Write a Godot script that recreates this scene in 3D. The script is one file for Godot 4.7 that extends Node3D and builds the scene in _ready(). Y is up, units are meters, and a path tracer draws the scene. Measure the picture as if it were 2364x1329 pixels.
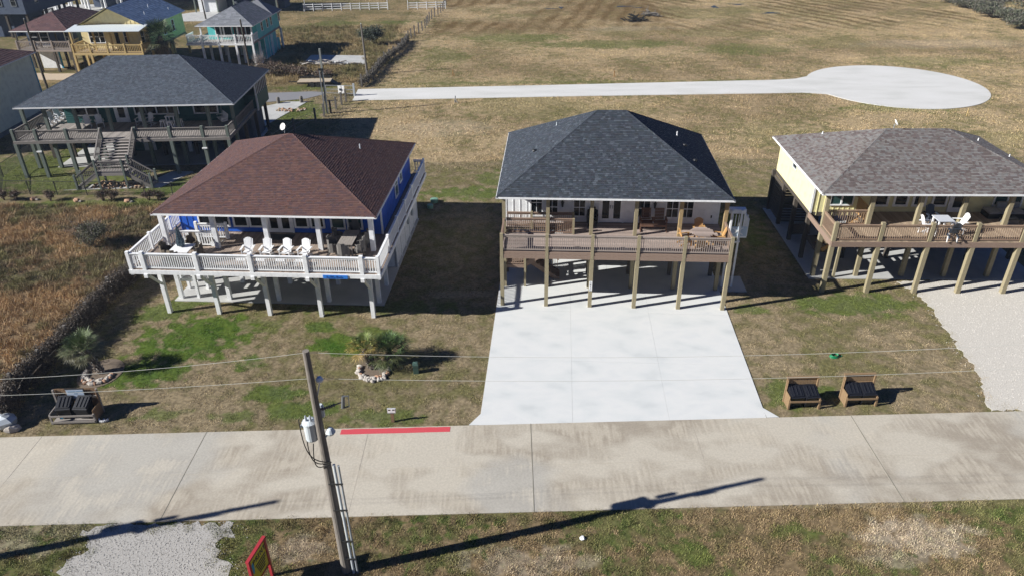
extends Node3D
# Stilt houses beside a concrete road, seen from a drone. y up, metres; depth runs to -z.

var rng := RandomNumberGenerator.new()
var M := {}
var used := {}
var unit_box: ArrayMesh
var n_big := FastNoiseLite.new()
var n_mid := FastNoiseLite.new()
var n_fine := FastNoiseLite.new()
var solid := []      # ground polygons where no grass grows: [min, max, polygon]
var sheet_jobs := []

# ---------------------------------------------------------------- materials
func lin(r, g, b) -> Color:
	return Color(r, g, b).linear_to_srgb()

func ramp_texture(size: int, freq: float, octaves: int, cols: Array, seed_: int, kind := FastNoiseLite.TYPE_SIMPLEX_SMOOTH) -> ImageTexture:
	var n := FastNoiseLite.new()
	n.noise_type = kind
	n.seed = seed_
	n.frequency = freq
	n.fractal_octaves = octaves
	var src := n.get_seamless_image(size, size)
	src.convert(Image.FORMAT_L8)
	var data := src.get_data()
	var lut := PackedByteArray()
	for i in 256:
		var t := i / 255.0 * (cols.size() - 1)
		var k := mini(int(t), cols.size() - 2)
		var a: Color = cols[k]
		var b: Color = cols[k + 1]
		var c := a.lerp(b, t - k).linear_to_srgb()
		lut.append(int(clampf(c.r, 0, 1) * 255)); lut.append(int(clampf(c.g, 0, 1) * 255)); lut.append(int(clampf(c.b, 0, 1) * 255))
	var out := PackedByteArray()
	out.resize(data.size() * 3)
	for i in data.size():
		var v := data[i] * 3
		out[i * 3] = lut[v]; out[i * 3 + 1] = lut[v + 1]; out[i * 3 + 2] = lut[v + 2]
	return ImageTexture.create_from_image(Image.create_from_data(size, size, false, Image.FORMAT_RGB8, out))

func plain(r, g, b, rough := 0.6, metal := 0.0) -> StandardMaterial3D:
	var m := StandardMaterial3D.new()
	m.albedo_color = lin(r, g, b)
	m.roughness = rough
	m.metallic = metal
	return m

func tri(tex: Texture2D, scale, rough := 0.8, tint := Color(1, 1, 1)) -> StandardMaterial3D:
	var m := StandardMaterial3D.new()
	m.albedo_texture = tex
	m.albedo_color = tint.linear_to_srgb()
	m.uv1_triplanar = true
	m.uv1_world_triplanar = true
	m.uv1_scale = scale
	m.roughness = rough
	return m

func make_materials():
	var streak := ramp_texture(256, 0.02, 4, [Color(0.55, 0.55, 0.55), Color(0.82, 0.82, 0.82), Color(1, 1, 1), Color(0.72, 0.72, 0.72)], 3)
	var soft := ramp_texture(256, 0.012, 5, [Color(0.78, 0.78, 0.78), Color(0.95, 0.95, 0.95), Color(1, 1, 1)], 4)
	var speck := ramp_texture(256, 0.09, 3, [Color(0.6, 0.6, 0.6), Color(0.9, 0.9, 0.9), Color(1, 1, 1)], 5)
	M.streak = streak; M.soft = soft; M.speck = speck
	# weathered deck boards, four tones each
	M.boards_blue = []; M.boards_white = []; M.boards_yellow = []; M.boards_teal = []
	for t in [0.8, 0.95, 1.08, 1.22]:
		M.boards_blue.append(tri(streak, Vector3(6, 6, 0.5), 0.85, Color(0.30, 0.235, 0.19) * t))
		M.boards_white.append(tri(streak, Vector3(0.5, 6, 6), 0.85, Color(0.34, 0.27, 0.235) * t))
		M.boards_yellow.append(tri(streak, Vector3(6, 6, 0.5), 0.85, Color(0.36, 0.275, 0.19) * t))
		M.boards_teal.append(tri(streak, Vector3(6, 6, 0.5), 0.85, Color(0.30, 0.27, 0.25) * t))
	M.post_wood = tri(streak, Vector3(5, 0.6, 5), 0.85, Color(0.31, 0.265, 0.165))
	M.post_gold = tri(streak, Vector3(5, 0.6, 5), 0.85, Color(0.36, 0.26, 0.13))
	M.rail_brown = tri(streak, Vector3(1.2, 5, 5), 0.85, Color(0.27, 0.185, 0.135))
	M.rail_grey = tri(streak, Vector3(1.2, 5, 5), 0.85, Color(0.33, 0.275, 0.24))
	M.rail_yellow = tri(streak, Vector3(1.2, 5, 5), 0.85, Color(0.30, 0.205, 0.14))
	M.fascia_wood = tri(streak, Vector3(0.7, 5, 5), 0.85, Color(0.27, 0.19, 0.145))
	M.teal_post = tri(streak, Vector3(5, 0.6, 5), 0.9, Color(0.155, 0.185, 0.16))
	M.teal_rail = tri(streak, Vector3(1.5, 5, 5), 0.9, Color(0.22, 0.2, 0.185))
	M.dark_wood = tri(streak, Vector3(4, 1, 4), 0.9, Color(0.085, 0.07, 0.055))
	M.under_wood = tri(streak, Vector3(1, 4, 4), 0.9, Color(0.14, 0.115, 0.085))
	M.new_wood = tri(streak, Vector3(2, 3, 3), 0.8, Color(0.6, 0.44, 0.19))
	M.pale_plank = tri(streak, Vector3(2, 3, 3), 0.85, Color(0.48, 0.42, 0.32))
	M.picket = tri(streak, Vector3(6, 0.7, 6), 0.9, Color(0.24, 0.15, 0.085))
	M.picket_new = tri(streak, Vector3(6, 0.7, 6), 0.85, Color(0.26, 0.17, 0.09))
	M.bench_wood = tri(streak, Vector3(3, 3, 3), 0.8, Color(0.16, 0.085, 0.055))
	M.honey_wood = tri(streak, Vector3(3, 3, 3), 0.7, Color(0.50, 0.29, 0.11))
	M.table_wood = tri(streak, Vector3(1, 4, 6), 0.85, Color(0.29, 0.26, 0.235))
	M.wicker = tri(speck, Vector3(6, 6, 6), 0.85, Color(0.15, 0.14, 0.13))
	M.wicker_brown = tri(speck, Vector3(6, 6, 6), 0.85, Color(0.16, 0.13, 0.095))
	M.pole_wood = tri(streak, Vector3(3, 0.35, 3), 0.95, Color(0.22, 0.195, 0.17))
	M.grey_post = tri(streak, Vector3(5, 0.7, 5), 0.95, Color(0.17, 0.155, 0.14))
	M.pole_grey = tri(streak, Vector3(5, 0.5, 5), 0.9, Color(0.3, 0.32, 0.3))
	M.white = tri(soft, Vector3(0.7, 0.7, 0.7), 0.55, Color(0.86, 0.87, 0.88))
	M.white_plastic = plain(0.8, 0.8, 0.8, 0.45)
	M.wall_white = tri(soft, Vector3(0.4, 0.4, 0.4), 0.65, Color(0.85, 0.865, 0.88))
	M.wall_blue = tri(soft, Vector3(0.4, 0.4, 0.4), 0.5, Color(0.014, 0.11, 0.56))
	M.wall_yellow = tri(soft, Vector3(0.4, 0.4, 0.4), 0.6, Color(0.82, 0.76, 0.42))
	M.wall_teal = tri(soft, Vector3(0.4, 0.4, 0.4), 0.6, Color(0.018, 0.10, 0.10))
	M.wall_aqua = tri(soft, Vector3(0.4, 0.4, 0.4), 0.6, Color(0.11, 0.58, 0.58))
	M.wall_cream = tri(soft, Vector3(0.4, 0.4, 0.4), 0.6, Color(0.82, 0.7, 0.39))
	M.wall_lime = tri(soft, Vector3(0.4, 0.4, 0.4), 0.6, Color(0.62, 0.65, 0.3))
	M.wall_sage = tri(soft, Vector3(0.4, 0.4, 0.4), 0.7, Color(0.72, 0.75, 0.63))
	M.wall_slate = tri(soft, Vector3(0.4, 0.4, 0.4), 0.7, Color(0.06, 0.085, 0.14))
	M.wall_grey = tri(soft, Vector3(0.4, 0.4, 0.4), 0.7, Color(0.2, 0.22, 0.24))
	M.trim_grey = plain(0.5, 0.52, 0.56, 0.6)
	M.panel_blue = plain(0.02, 0.28, 0.45, 0.5)
	M.glass = plain(0.012, 0.014, 0.016, 0.04)
	M.glass.metallic_specular = 0.4
	M.glass_green = plain(0.03, 0.07, 0.065, 0.05)
	M.glass_green.metallic_specular = 0.4
	M.black = plain(0.012, 0.012, 0.013, 0.5)
	M.bin_black = plain(0.012, 0.013, 0.018, 0.42)
	M.navy = plain(0.03, 0.04, 0.06, 0.5)
	M.metal = plain(0.5, 0.52, 0.54, 0.4, 0.7)
	M.galv = plain(0.42, 0.46, 0.5, 0.5, 0.3)
	M.grey_paint = plain(0.55, 0.6, 0.63, 0.5)
	M.dark_metal = plain(0.05, 0.05, 0.05, 0.5, 0.3)
	M.dark_grey = plain(0.16, 0.17, 0.18, 0.5, 0.2)
	M.rubber = plain(0.02, 0.02, 0.02, 0.9)
	M.wire = plain(0.55, 0.55, 0.5, 0.6)
	M.cable = plain(0.02, 0.018, 0.015, 0.7)
	M.red = tri(speck, Vector3(2, 2, 2), 0.8, Color(0.62, 0.07, 0.09))
	M.red_frame = plain(0.38, 0.03, 0.04, 0.5)
	M.sign_yellow = plain(0.6, 0.52, 0.03, 0.5)
	M.sign_blue = plain(0.02, 0.18, 0.62, 0.5)
	M.sign_navy = plain(0.005, 0.04, 0.2, 0.5)
	M.utility_green = plain(0.06, 0.11, 0.09, 0.5)
	M.hose_green = plain(0.01, 0.25, 0.1, 0.5)
	M.cushion = tri(speck, Vector3(4, 4, 4), 0.95, Color(0.33, 0.33, 0.34))
	M.umbrella = tri(ramp_texture(128, 0.05, 2, [Color(0.01, 0.03, 0.05), Color(0.03, 0.08, 0.11), Color(0.25, 0.3, 0.32), Color(0.02, 0.06, 0.08)], 8), Vector3(2.5, 1.2, 2.5), 0.9)
	M.rock = tri(soft, Vector3(2, 2, 2), 0.9, Color(0.4, 0.36, 0.32))
	M.rock_pale = tri(soft, Vector3(2, 2, 2), 0.9, Color(0.5, 0.46, 0.41))
	M.rock_rust = tri(soft, Vector3(2, 2, 2), 0.9, Color(0.42, 0.25, 0.16))
	M.rock_tan = tri(soft, Vector3(2, 2, 2), 0.9, Color(0.34, 0.25, 0.16))
	M.soil = tri(speck, Vector3(1, 1, 1), 1.0, Color(0.17, 0.13, 0.095))
	M.asphalt = tri(speck, Vector3(1, 1, 1), 0.95, Color(0.22, 0.22, 0.235))
	M.slab_grey = tri(ramp_texture(512, 0.008, 5, [Color(0.36, 0.36, 0.355), Color(0.42, 0.42, 0.41), Color(0.47, 0.47, 0.455)], 11), Vector3(0.15, 0.15, 0.15), 0.85)
	M.concrete_new = tri(ramp_texture(512, 0.007, 5, [Color(0.49, 0.51, 0.51), Color(0.57, 0.585, 0.58), Color(0.61, 0.615, 0.605), Color(0.56, 0.575, 0.575)], 12), Vector3(0.09, 0.09, 0.16), 0.85)
	M.water = plain(0.03, 0.035, 0.03, 0.03)
	M.char = plain(0.012, 0.011, 0.010, 0.95)
	M.vertex = StandardMaterial3D.new()
	M.vertex.vertex_color_use_as_albedo = true
	M.vertex.roughness = 0.9
	M.leaf = StandardMaterial3D.new()
	M.leaf.vertex_color_use_as_albedo = true
	M.leaf.roughness = 0.6
	M.leaf.backlight = Color(0.35, 0.35, 0.35)
	M.leaf.cull_mode = BaseMaterial3D.CULL_DISABLED
	M.shingle = StandardMaterial3D.new()
	M.shingle.vertex_color_use_as_albedo = true
	M.shingle.roughness = 0.9

# ---------------------------------------------------------------- mesh builder
class MB:
	var v := PackedVector3Array()
	var c := PackedColorArray()
	var uv := PackedVector2Array()
	var n := PackedVector3Array()
	var col := Color(1, 1, 1)
	var smooth := false
	func t3(a: Vector3, b: Vector3, d: Vector3):
		v.append(a); v.append(b); v.append(d)
		c.append(col); c.append(col); c.append(col)
		if smooth:
			return
		var nn := (d - a).cross(b - a).normalized()
		n.append(nn); n.append(nn); n.append(nn)
	func q4(a: Vector3, b: Vector3, d: Vector3, e: Vector3):   # clockwise seen from outside
		t3(a, b, d); t3(a, d, e)
	func box(p0: Vector3, p1: Vector3):
		frame(Transform3D(Basis(), (p0 + p1) / 2), (p1 - p0) / 2)
	func frame(t: Transform3D, h: Vector3):
		var p := []
		for i in 8:
			p.append(t * Vector3(h.x if i & 1 else -h.x, h.y if i & 2 else -h.y, h.z if i & 4 else -h.z))
		q4(p[4], p[6], p[7], p[5]); q4(p[1], p[3], p[2], p[0])
		q4(p[5], p[7], p[3], p[1]); q4(p[0], p[2], p[6], p[4])
		q4(p[6], p[2], p[3], p[7]); q4(p[0], p[4], p[5], p[1])
	func bar(a: Vector3, b: Vector3, w: float, h: float):
		frame(MB.along(a, b), Vector3(w / 2, h / 2, a.distance_to(b) / 2))
	static func along(a: Vector3, b: Vector3) -> Transform3D:
		var z := (b - a).normalized()
		var up := Vector3.UP if absf(z.y) < 0.95 else Vector3.FORWARD
		var x := up.cross(z).normalized()
		return Transform3D(Basis(x, z.cross(x), z), (a + b) / 2)
	func cyl(a: Vector3, b: Vector3, r0: float, r1: float, k := 10, caps := true):
		var t := MB.along(a, b).basis
		var pa := []
		var pb := []
		for i in k:
			var e := TAU * i / k
			var o: Vector3 = t.x * cos(e) + t.y * sin(e)
			pa.append(a + o * r0); pb.append(b + o * r1)
		for i in k:
			var j := (i + 1) % k
			q4(pa[i], pb[i], pb[j], pa[j])
			if caps:
				t3(b, pb[j], pb[i]); t3(a, pa[i], pa[j])
	func tube(pts: Array, r: float, k := 6):
		for i in pts.size() - 1:
			cyl(pts[i], pts[i + 1], r, r, k, i == 0 or i == pts.size() - 2)
	func lathe(base: Vector3, prof: Array, k := 14):   # prof: Vector2(radius, height)
		for i in prof.size() - 1:
			for j in k:
				var a0 := TAU * j / k
				var a1 := TAU * (j + 1) / k
				var p: Vector2 = prof[i]
				var q: Vector2 = prof[i + 1]
				q4(base + Vector3(cos(a0) * p.x, p.y, sin(a0) * p.x), base + Vector3(cos(a0) * q.x, q.y, sin(a0) * q.x), base + Vector3(cos(a1) * q.x, q.y, sin(a1) * q.x), base + Vector3(cos(a1) * p.x, p.y, sin(a1) * p.x))
	func blob(at: Vector3, r: Vector3, seed_: int, rough := 0.15, rings := 5, seg := 8):
		var g := RandomNumberGenerator.new()
		g.seed = seed_
		var grid := []
		for i in rings + 1:
			var row := []
			for j in seg:
				var th := PI * i / rings
				var ph := TAU * j / seg
				var s := 1.0 + (g.randf_range(-rough, rough) if i > 0 and i < rings else 0.0)
				row.append(at + Vector3(sin(th) * cos(ph) * r.x, cos(th) * r.y, sin(th) * sin(ph) * r.z) * s)
			grid.append(row)
		for i in rings:
			for j in seg:
				var k := (j + 1) % seg
				q4(grid[i + 1][j], grid[i][j], grid[i][k], grid[i + 1][k])
	func poly(pts: PackedVector2Array, y: float):   # flat sheet, points (x, z)
		var idx := Geometry2D.triangulate_polygon(pts)
		for i in range(0, idx.size(), 3):
			var a := pts[idx[i]]; var b := pts[idx[i + 1]]; var d := pts[idx[i + 2]]
			if (b - a).cross(d - a) < 0:
				var e := b; b = d; d = e
			t3(Vector3(a.x, y, a.y), Vector3(b.x, y, b.y), Vector3(d.x, y, d.y))
	func plate(pts: PackedVector2Array, y0: float, y1: float):
		poly(pts, y1)
		var area := 0.0
		for i in pts.size():
			area += pts[i].cross(pts[(i + 1) % pts.size()])
		for i in pts.size():
			var a := pts[i]; var b := pts[(i + 1) % pts.size()]
			if area < 0:
				var e := a; a = b; b = e
			q4(Vector3(b.x, y0, b.y), Vector3(b.x, y1, b.y), Vector3(a.x, y1, a.y), Vector3(a.x, y0, a.y))
	func mesh() -> ArrayMesh:
		var arr := []
		arr.resize(Mesh.ARRAY_MAX)
		arr[Mesh.ARRAY_VERTEX] = v
		if n.size() == v.size():
			arr[Mesh.ARRAY_NORMAL] = n
		arr[Mesh.ARRAY_COLOR] = c
		if uv.size() == v.size():
			arr[Mesh.ARRAY_TEX_UV] = uv
		var m := ArrayMesh.new()
		m.add_surface_from_arrays(Mesh.PRIMITIVE_TRIANGLES, arr)
		return m

# ---------------------------------------------------------------- nodes
func numbered(called: String) -> String:
	if not used.has(called):
		used[called] = 0
		return called
	used[called] += 1
	return "%s_%03d" % [called, used[called]]

func thing(called, label, category, at: Vector3, turn := 0.0, group := "") -> Node3D:
	var o := Node3D.new()
	o.name = numbered(called)
	add_child(o)
	o.position = at
	o.rotation.y = turn
	o.set_meta("label", label)
	o.set_meta("category", category)
	if group:
		o.set_meta("group", group)
	return o

func node(par: Node, called: String, at := Vector3.ZERO, turn := 0.0) -> Node3D:
	var o := Node3D.new()
	o.name = called
	par.add_child(o, true)
	o.position = at
	o.rotation.y = turn
	return o

func put(par: Node, called: String, mesh: Mesh, m: Material) -> MeshInstance3D:
	var o := MeshInstance3D.new()
	o.name = numbered(called) if par == self else called
	o.mesh = mesh
	o.material_override = m
	par.add_child(o, true)
	return o

func structure(called: String, mesh: Mesh, m: Material) -> MeshInstance3D:
	var o := put(self, called, mesh, m)
	o.set_meta("kind", "structure")
	return o

func tag(o, label, category, group := ""):
	o.set_meta("label", label)
	o.set_meta("category", category)
	if group:
		o.set_meta("group", group)
	return o

# a box piece given by its ranges in x, height and depth (depth runs to -z)
func pc(par, called, x0, x1, h0, h1, d0, d1, m) -> MeshInstance3D:
	var o := MeshInstance3D.new()
	o.name = called
	o.mesh = unit_box
	o.material_override = m
	o.position = Vector3((x0 + x1) / 2.0, (h0 + h1) / 2.0, -(d0 + d1) / 2.0)
	o.scale = Vector3(absf(x1 - x0), absf(h1 - h0), absf(d1 - d0))
	par.add_child(o, true)
	return o

# an upright or sloping piece between two points
func stick(par, called, a: Vector3, b: Vector3, w: float, h: float, m) -> MeshInstance3D:
	var o := MeshInstance3D.new()
	o.name = called
	o.mesh = unit_box
	o.material_override = m
	var t := MB.along(a, b)
	t.basis = t.basis * Basis.from_scale(Vector3(w, h, a.distance_to(b)))
	o.transform = t
	par.add_child(o, true)
	return o

func P(x, h, d) -> Vector3:
	return Vector3(x, h, -d)

# a railing from (x, d) to (x, d) whose foot runs from height h0 to h1
func railing(par, a: Vector2, b: Vector2, h0: float, h1: float, tall: float, m, gap := 0.115, thick := 0.035, called := "railing", rail_w := 0.1):
	var r := node(par, called)
	var la := P(a.x, h0, a.y)
	var lb := P(b.x, h1, b.y)
	var up := Vector3(0, tall, 0)
	stick(r, "top_rail", la + up, lb + up, rail_w, 0.05, m)
	stick(r, "upper_rail", la + up * 0.9, lb + up * 0.9, 0.04, 0.07, m)
	stick(r, "bottom_rail", la + up * 0.11, lb + up * 0.11, 0.04, 0.08, m)
	var n := int(a.distance_to(b) / gap)
	for i in n:
		var p := la.lerp(lb, (i + 0.5) / n)
		stick(r, "baluster", p + up * 0.14, p + up * 0.87, thick, thick, m)
	return r

func post(par, x, d, h0, h1, w, m, called := "post"):
	return pc(par, called, x - w / 2.0, x + w / 2.0, h0, h1, d - w / 2.0, d + w / 2.0, m)

# a window or glazed door set on a wall; the node stands on the wall's face, z outwards
func window(par, at: Vector3, turn: float, w: float, h: float, frame_m, glass_m, cols := 1, rows := 2, trim := 0.09, called := "window"):
	var n := node(par, called, at, turn)
	pc(n, "sill", -trim, w + trim, -trim, 0.0, -0.07, 0.0, frame_m)
	pc(n, "head", -trim, w + trim, h, h + trim, -0.06, 0.0, frame_m)
	pc(n, "jamb", -trim, 0.0, 0.0, h, -0.06, 0.0, frame_m)
	pc(n, "jamb", w, w + trim, 0.0, h, -0.06, 0.0, frame_m)
	pc(n, "pane", 0.0, w, 0.0, h, -0.012, -0.004, glass_m)
	for i in range(1, cols):
		pc(n, "glazing_bar", w * i / cols - 0.015, w * i / cols + 0.015, 0.0, h, -0.03, -0.013, frame_m)
	for i in range(1, rows):
		pc(n, "glazing_bar", 0.0, w, h * i / rows - 0.02, h * i / rows + 0.02, -0.035, -0.014, frame_m)
	return n

func double_door(par, at: Vector3, w: float, h: float, m, glass_m):
	var n := node(par, "door", at)
	pc(n, "head", -0.1, w + 0.1, h, h + 0.1, -0.06, 0.0, m)
	pc(n, "jamb", -0.1, 0.0, 0.0, h, -0.06, 0.0, m)
	pc(n, "jamb", w, w + 0.1, 0.0, h, -0.06, 0.0, m)
	for k in 2:
		var x0 := k * w / 2.0
		var x1 := x0 + w / 2.0
		pc(n, "leaf", x0 + 0.005, x0 + 0.13, 0.02, h, -0.045, 0.0, m)
		pc(n, "leaf", x1 - 0.13, x1 - 0.005, 0.02, h, -0.045, 0.0, m)
		pc(n, "leaf", x0 + 0.131, x1 - 0.131, 0.02, 0.26, -0.045, 0.0, m)
		pc(n, "leaf", x0 + 0.131, x1 - 0.131, h - 0.14, h, -0.045, 0.0, m)
		pc(n, "pane", x0 + 0.131, x1 - 0.131, 0.261, h - 0.141, -0.016, -0.004, glass_m)
	for s in [-1, 1]:
		pc(n, "handle", w / 2.0 + s * 0.07 - 0.012, w / 2.0 + s * 0.07 + 0.012, 0.92, 1.12, -0.085, -0.046, M.dark_metal)
	return n

func battens(par, x0: float, x1: float, h0: float, h1: float, d: float, step: float, m):
	var n := int((x1 - x0) / step)
	for i in n + 1:
		var x := x0 + (x1 - x0) * i / n
		pc(par, "batten", x - 0.025, x + 0.025, h0, h1, d - 0.022, d, m)

# walls as four boxes under one part
func walls(par, x0, x1, d0, d1, h0, h1, m, called := "wall"):
	var w := node(par, called)
	pc(w, "front_wall", x0, x1, h0, h1, d0, d0 + 0.12, m)
	pc(w, "back_wall", x0, x1, h0, h1, d1 - 0.12, d1, m)
	pc(w, "side_wall", x0, x0 + 0.12, h0, h1, d0 + 0.121, d1 - 0.121, m)
	pc(w, "side_wall", x1 - 0.12, x1, h0, h1, d0 + 0.121, d1 - 0.121, m)
	return w

# ---------------------------------------------------------------- roofs
# shingle courses on one roof face: eave from A to B, top from D to C; every tab a thin wedge with its own tone
func shingle_face(mb: MB, A: Vector3, B: Vector3, C: Vector3, D: Vector3, pal: Array, e := 0.15, tab := 0.3):
	var ux := (B - A).normalized()
	var nrm := ux.cross(((C + D) / 2 - (A + B) / 2)).normalized()
	if nrm.y < 0:
		nrm = -nrm
	var up := nrm.cross(ux).normalized()
	if up.y < 0:
		up = -up
	var L := A.distance_to(B)
	var tl := (D - A).dot(ux)
	var tr := (C - A).dot(ux)
	var S := (D - A).dot(up)
	var rows := int(ceil(S / e))
	for k in rows:
		var v0 := k * e
		var v1 := minf(S, v0 + e)
		var l0 := tl * v0 / S
		var l1 := tl * v1 / S
		var r0 := L + (tr - L) * v0 / S
		var r1 := L + (tr - L) * v1 / S
		var u := minf(l0, l1) - rng.randf() * tab
		while u < maxf(r0, r1):
			var w := tab * rng.randf_range(0.55, 1.3)
			var a0 := clampf(u, l0, r0)
			var a1 := clampf(u + w, l0, r0)
			var b0 := clampf(u, l1, r1)
			var b1 := clampf(u + w, l1, r1)
			u += w
			if a1 - a0 < 0.004 and b1 - b0 < 0.004:
				continue
			var c: Color = pal[rng.randi() % pal.size()]
			mb.col = c * rng.randf_range(0.88, 1.12)
			var lift := rng.randf_range(0.015, 0.027)
			var p0 := A + ux * a0 + up * v0 + nrm * lift
			var p1 := A + ux * a1 + up * v0 + nrm * lift
			var q0 := A + ux * b0 + up * v1 + nrm * 0.003
			var q1 := A + ux * b1 + up * v1 + nrm * 0.003
			mb.q4(p0, q0, q1, p1)
			mb.q4(A + ux * a0 + up * v0, p0, p1, A + ux * a1 + up * v0)

func hip_caps(mb: MB, a: Vector3, b: Vector3, na: Vector3, nb: Vector3, pal: Array):
	var n := int(a.distance_to(b) / 0.2)
	var dir := (b - a).normalized()
	for i in n:
		var c: Color = pal[rng.randi() % pal.size()]
		mb.col = c * rng.randf_range(0.8, 1.05)
		var p := a.lerp(b, float(i) / n)
		var q := a.lerp(b, (i + 1.08) / n)
		var lift := Vector3(0, 0.035, 0)
		var low := Vector3(0, 0.024, 0)
		mb.q4(p + na * 0.14 + low, q + na * 0.14, q + low, p + lift)
		mb.q4(p + lift, q + low, q + nb * 0.14, p + nb * 0.14 + low)
		mb.q4(p + na * 0.14, p + na * 0.14 + low, p + lift, p)

# hipped roof over x0..x1, d0..d1; ridge along the longer side
func hip_roof(par, x0, x1, d0, d1, he, hr, pal, e := 0.15, tab := 0.3, trim_m = null, gutter := 0.1):
	var r := node(par, "roof")
	var w: float = x1 - x0
	var l: float = d1 - d0
	var k := minf(w, l) / 2
	var r0: Vector3
	var r1: Vector3
	if w >= l:
		r0 = P(x0 + k, hr, (d0 + d1) / 2.0); r1 = P(x1 - k, hr, (d0 + d1) / 2.0)
	else:
		r0 = P((x0 + x1) / 2.0, hr, d0 + k); r1 = P((x0 + x1) / 2.0, hr, d1 - k)
	var fl := P(x0, he, d0); var fr := P(x1, he, d0); var bl := P(x0, he, d1); var br := P(x1, he, d1)
	var core := MB.new()
	var dn := Vector3(0, -0.004, 0)
	var sh := MB.new()
	if w >= l:
		shingle_face(sh, fl, fr, r1, r0, pal, e, tab)
		shingle_face(sh, br, bl, r0, r1, pal, e, tab)
		shingle_face(sh, bl, fl, r0, r0, pal, e, tab)
		shingle_face(sh, fr, br, r1, r1, pal, e, tab)
		core.q4(fl + dn, r0 + dn, r1 + dn, fr + dn); core.q4(br + dn, r1 + dn, r0 + dn, bl + dn)
		core.t3(bl + dn, r0 + dn, fl + dn); core.t3(fr + dn, r1 + dn, br + dn)
	else:
		shingle_face(sh, fl, fr, r0, r0, pal, e, tab)
		shingle_face(sh, br, bl, r1, r1, pal, e, tab)
		shingle_face(sh, bl, fl, r0, r1, pal, e, tab)
		shingle_face(sh, fr, br, r1, r0, pal, e, tab)
		core.t3(fl + dn, r0 + dn, fr + dn); core.t3(br + dn, r1 + dn, bl + dn)
		core.q4(bl + dn, r1 + dn, r0 + dn, fl + dn); core.q4(fr + dn, r0 + dn, r1 + dn, br + dn)
	core.q4(fl + Vector3(0, -0.12, 0), fr + Vector3(0, -0.12, 0), br + Vector3(0, -0.12, 0), bl + Vector3(0, -0.12, 0))
	var kx: float = (hr - he) / k
	var nx := Vector3(1, -kx, 0).normalized()
	var nz := Vector3(0, -kx, 1).normalized()
	var mx := Vector3(-1, -kx, 0).normalized()
	var mz := Vector3(0, -kx, -1).normalized()
	hip_caps(sh, fl, r0, mx, nz, pal)
	hip_caps(sh, fr, r1 if w >= l else r0, nz, nx, pal)
	hip_caps(sh, bl, r0 if w >= l else r1, mz, mx, pal)
	hip_caps(sh, br, r1, nx, mz, pal)
	if w >= l:
		hip_caps(sh, r0, r1, mz, nz, pal)
	else:
		hip_caps(sh, r0, r1, mx, nx, pal)
	var s := put(r, "shingles", sh.mesh(), M.shingle)
	s.set_meta("kind", "stuff")
	put(r, "roof_deck", core.mesh(), M.white if trim_m == null else trim_m)
	var tm = M.white if trim_m == null else trim_m
	pc(r, "eave_board", x0, x1, he - gutter, he - 0.005, d0 - 0.04, d0, tm)
	pc(r, "eave_board", x0, x1, he - gutter, he - 0.005, d1, d1 + 0.04, tm)
	pc(r, "eave_board", x0 - 0.04, x0, he - gutter, he - 0.005, d0 - 0.04, d1 + 0.04, tm)
	pc(r, "eave_board", x1, x1 + 0.04, he - gutter, he - 0.005, d0 - 0.04, d1 + 0.04, tm)
	return r

func on_roof(x0, x1, d0, d1, he, hr, x, d) -> Vector3:
	var k := minf(x1 - x0, d1 - d0) / 2.0
	var e := minf(minf(x - x0, x1 - x), minf(d - d0, d1 - d))
	return P(x, he + (hr - he) * minf(e / k, 1.0), d)

func vent_pipe(par, at: Vector3, h := 0.35, r := 0.05, m = null):
	h *= 0.7
	r *= 0.7
	var mb := MB.new()
	mb.cyl(at, at + Vector3(0, h, 0), r, r, 8)
	mb.cyl(at - Vector3(0, 0.05, 0), at + Vector3(0, 0.08, 0), r * 2.2, r * 1.1, 8)
	put(par, "vent_pipe", mb.mesh(), M.grey_paint if m == null else m)

func roof_vent(par, at: Vector3, m = null):
	var mb := MB.new()
	mb.lathe(at, [Vector2(0.001, 0.16), Vector2(0.12, 0.14), Vector2(0.16, 0.09), Vector2(0.1, 0.06), Vector2(0.1, -0.05)], 10)
	put(par, "roof_vent", mb.mesh(), M.black if m == null else m)

func stair_flight(par, a: Vector3, b: Vector3, across: Vector3, m, tread_m, called := "stairs"):   # a top, b foot, both at one edge; across to the other edge
	var s := node(par, called)
	var n := maxi(3, int(round((a.y - b.y) / 0.19)))
	stick(s, "stringer", a - Vector3(0, 0.12, 0), b - Vector3(0, 0.05, 0), 0.05, 0.26, m)
	stick(s, "stringer", a + across - Vector3(0, 0.12, 0), b + across - Vector3(0, 0.05, 0), 0.05, 0.26, m)
	for i in n:
		var p := a.lerp(b, (i + 0.7) / n)
		var dir := Vector3(b.x - a.x, 0, b.z - a.z).normalized() * 0.14
		var q := p + across
		var mb_a := p.lerp(q, 0.5)
		mb_a.y = a.y - (a.y - b.y) * (i + 1.0) / (n + 1.0)
		stick(s, "tread", mb_a - across / 2, mb_a + across / 2, 0.28, 0.04, tread_m)
	return s

# ---------------------------------------------------------------- ground
func blocked(x: float, z: float) -> bool:
	var p := Vector2(x, z)
	for s in solid:
		if x > s[0].x and x < s[1].x and z > s[0].y and z < s[1].y and Geometry2D.is_point_in_polygon(p, s[2]):
			return true
	return false

func keep_clear(pts: PackedVector2Array):
	var lo := pts[0]
	var hi := pts[0]
	for p in pts:
		lo = lo.min(p); hi = hi.max(p)
	solid.append([lo, hi, pts])

func road_far(x: float) -> float:
	return -25.87 - 0.0235 * x
func road_near(x: float) -> float:
	return -20.62 - 0.0215 * x

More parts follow.
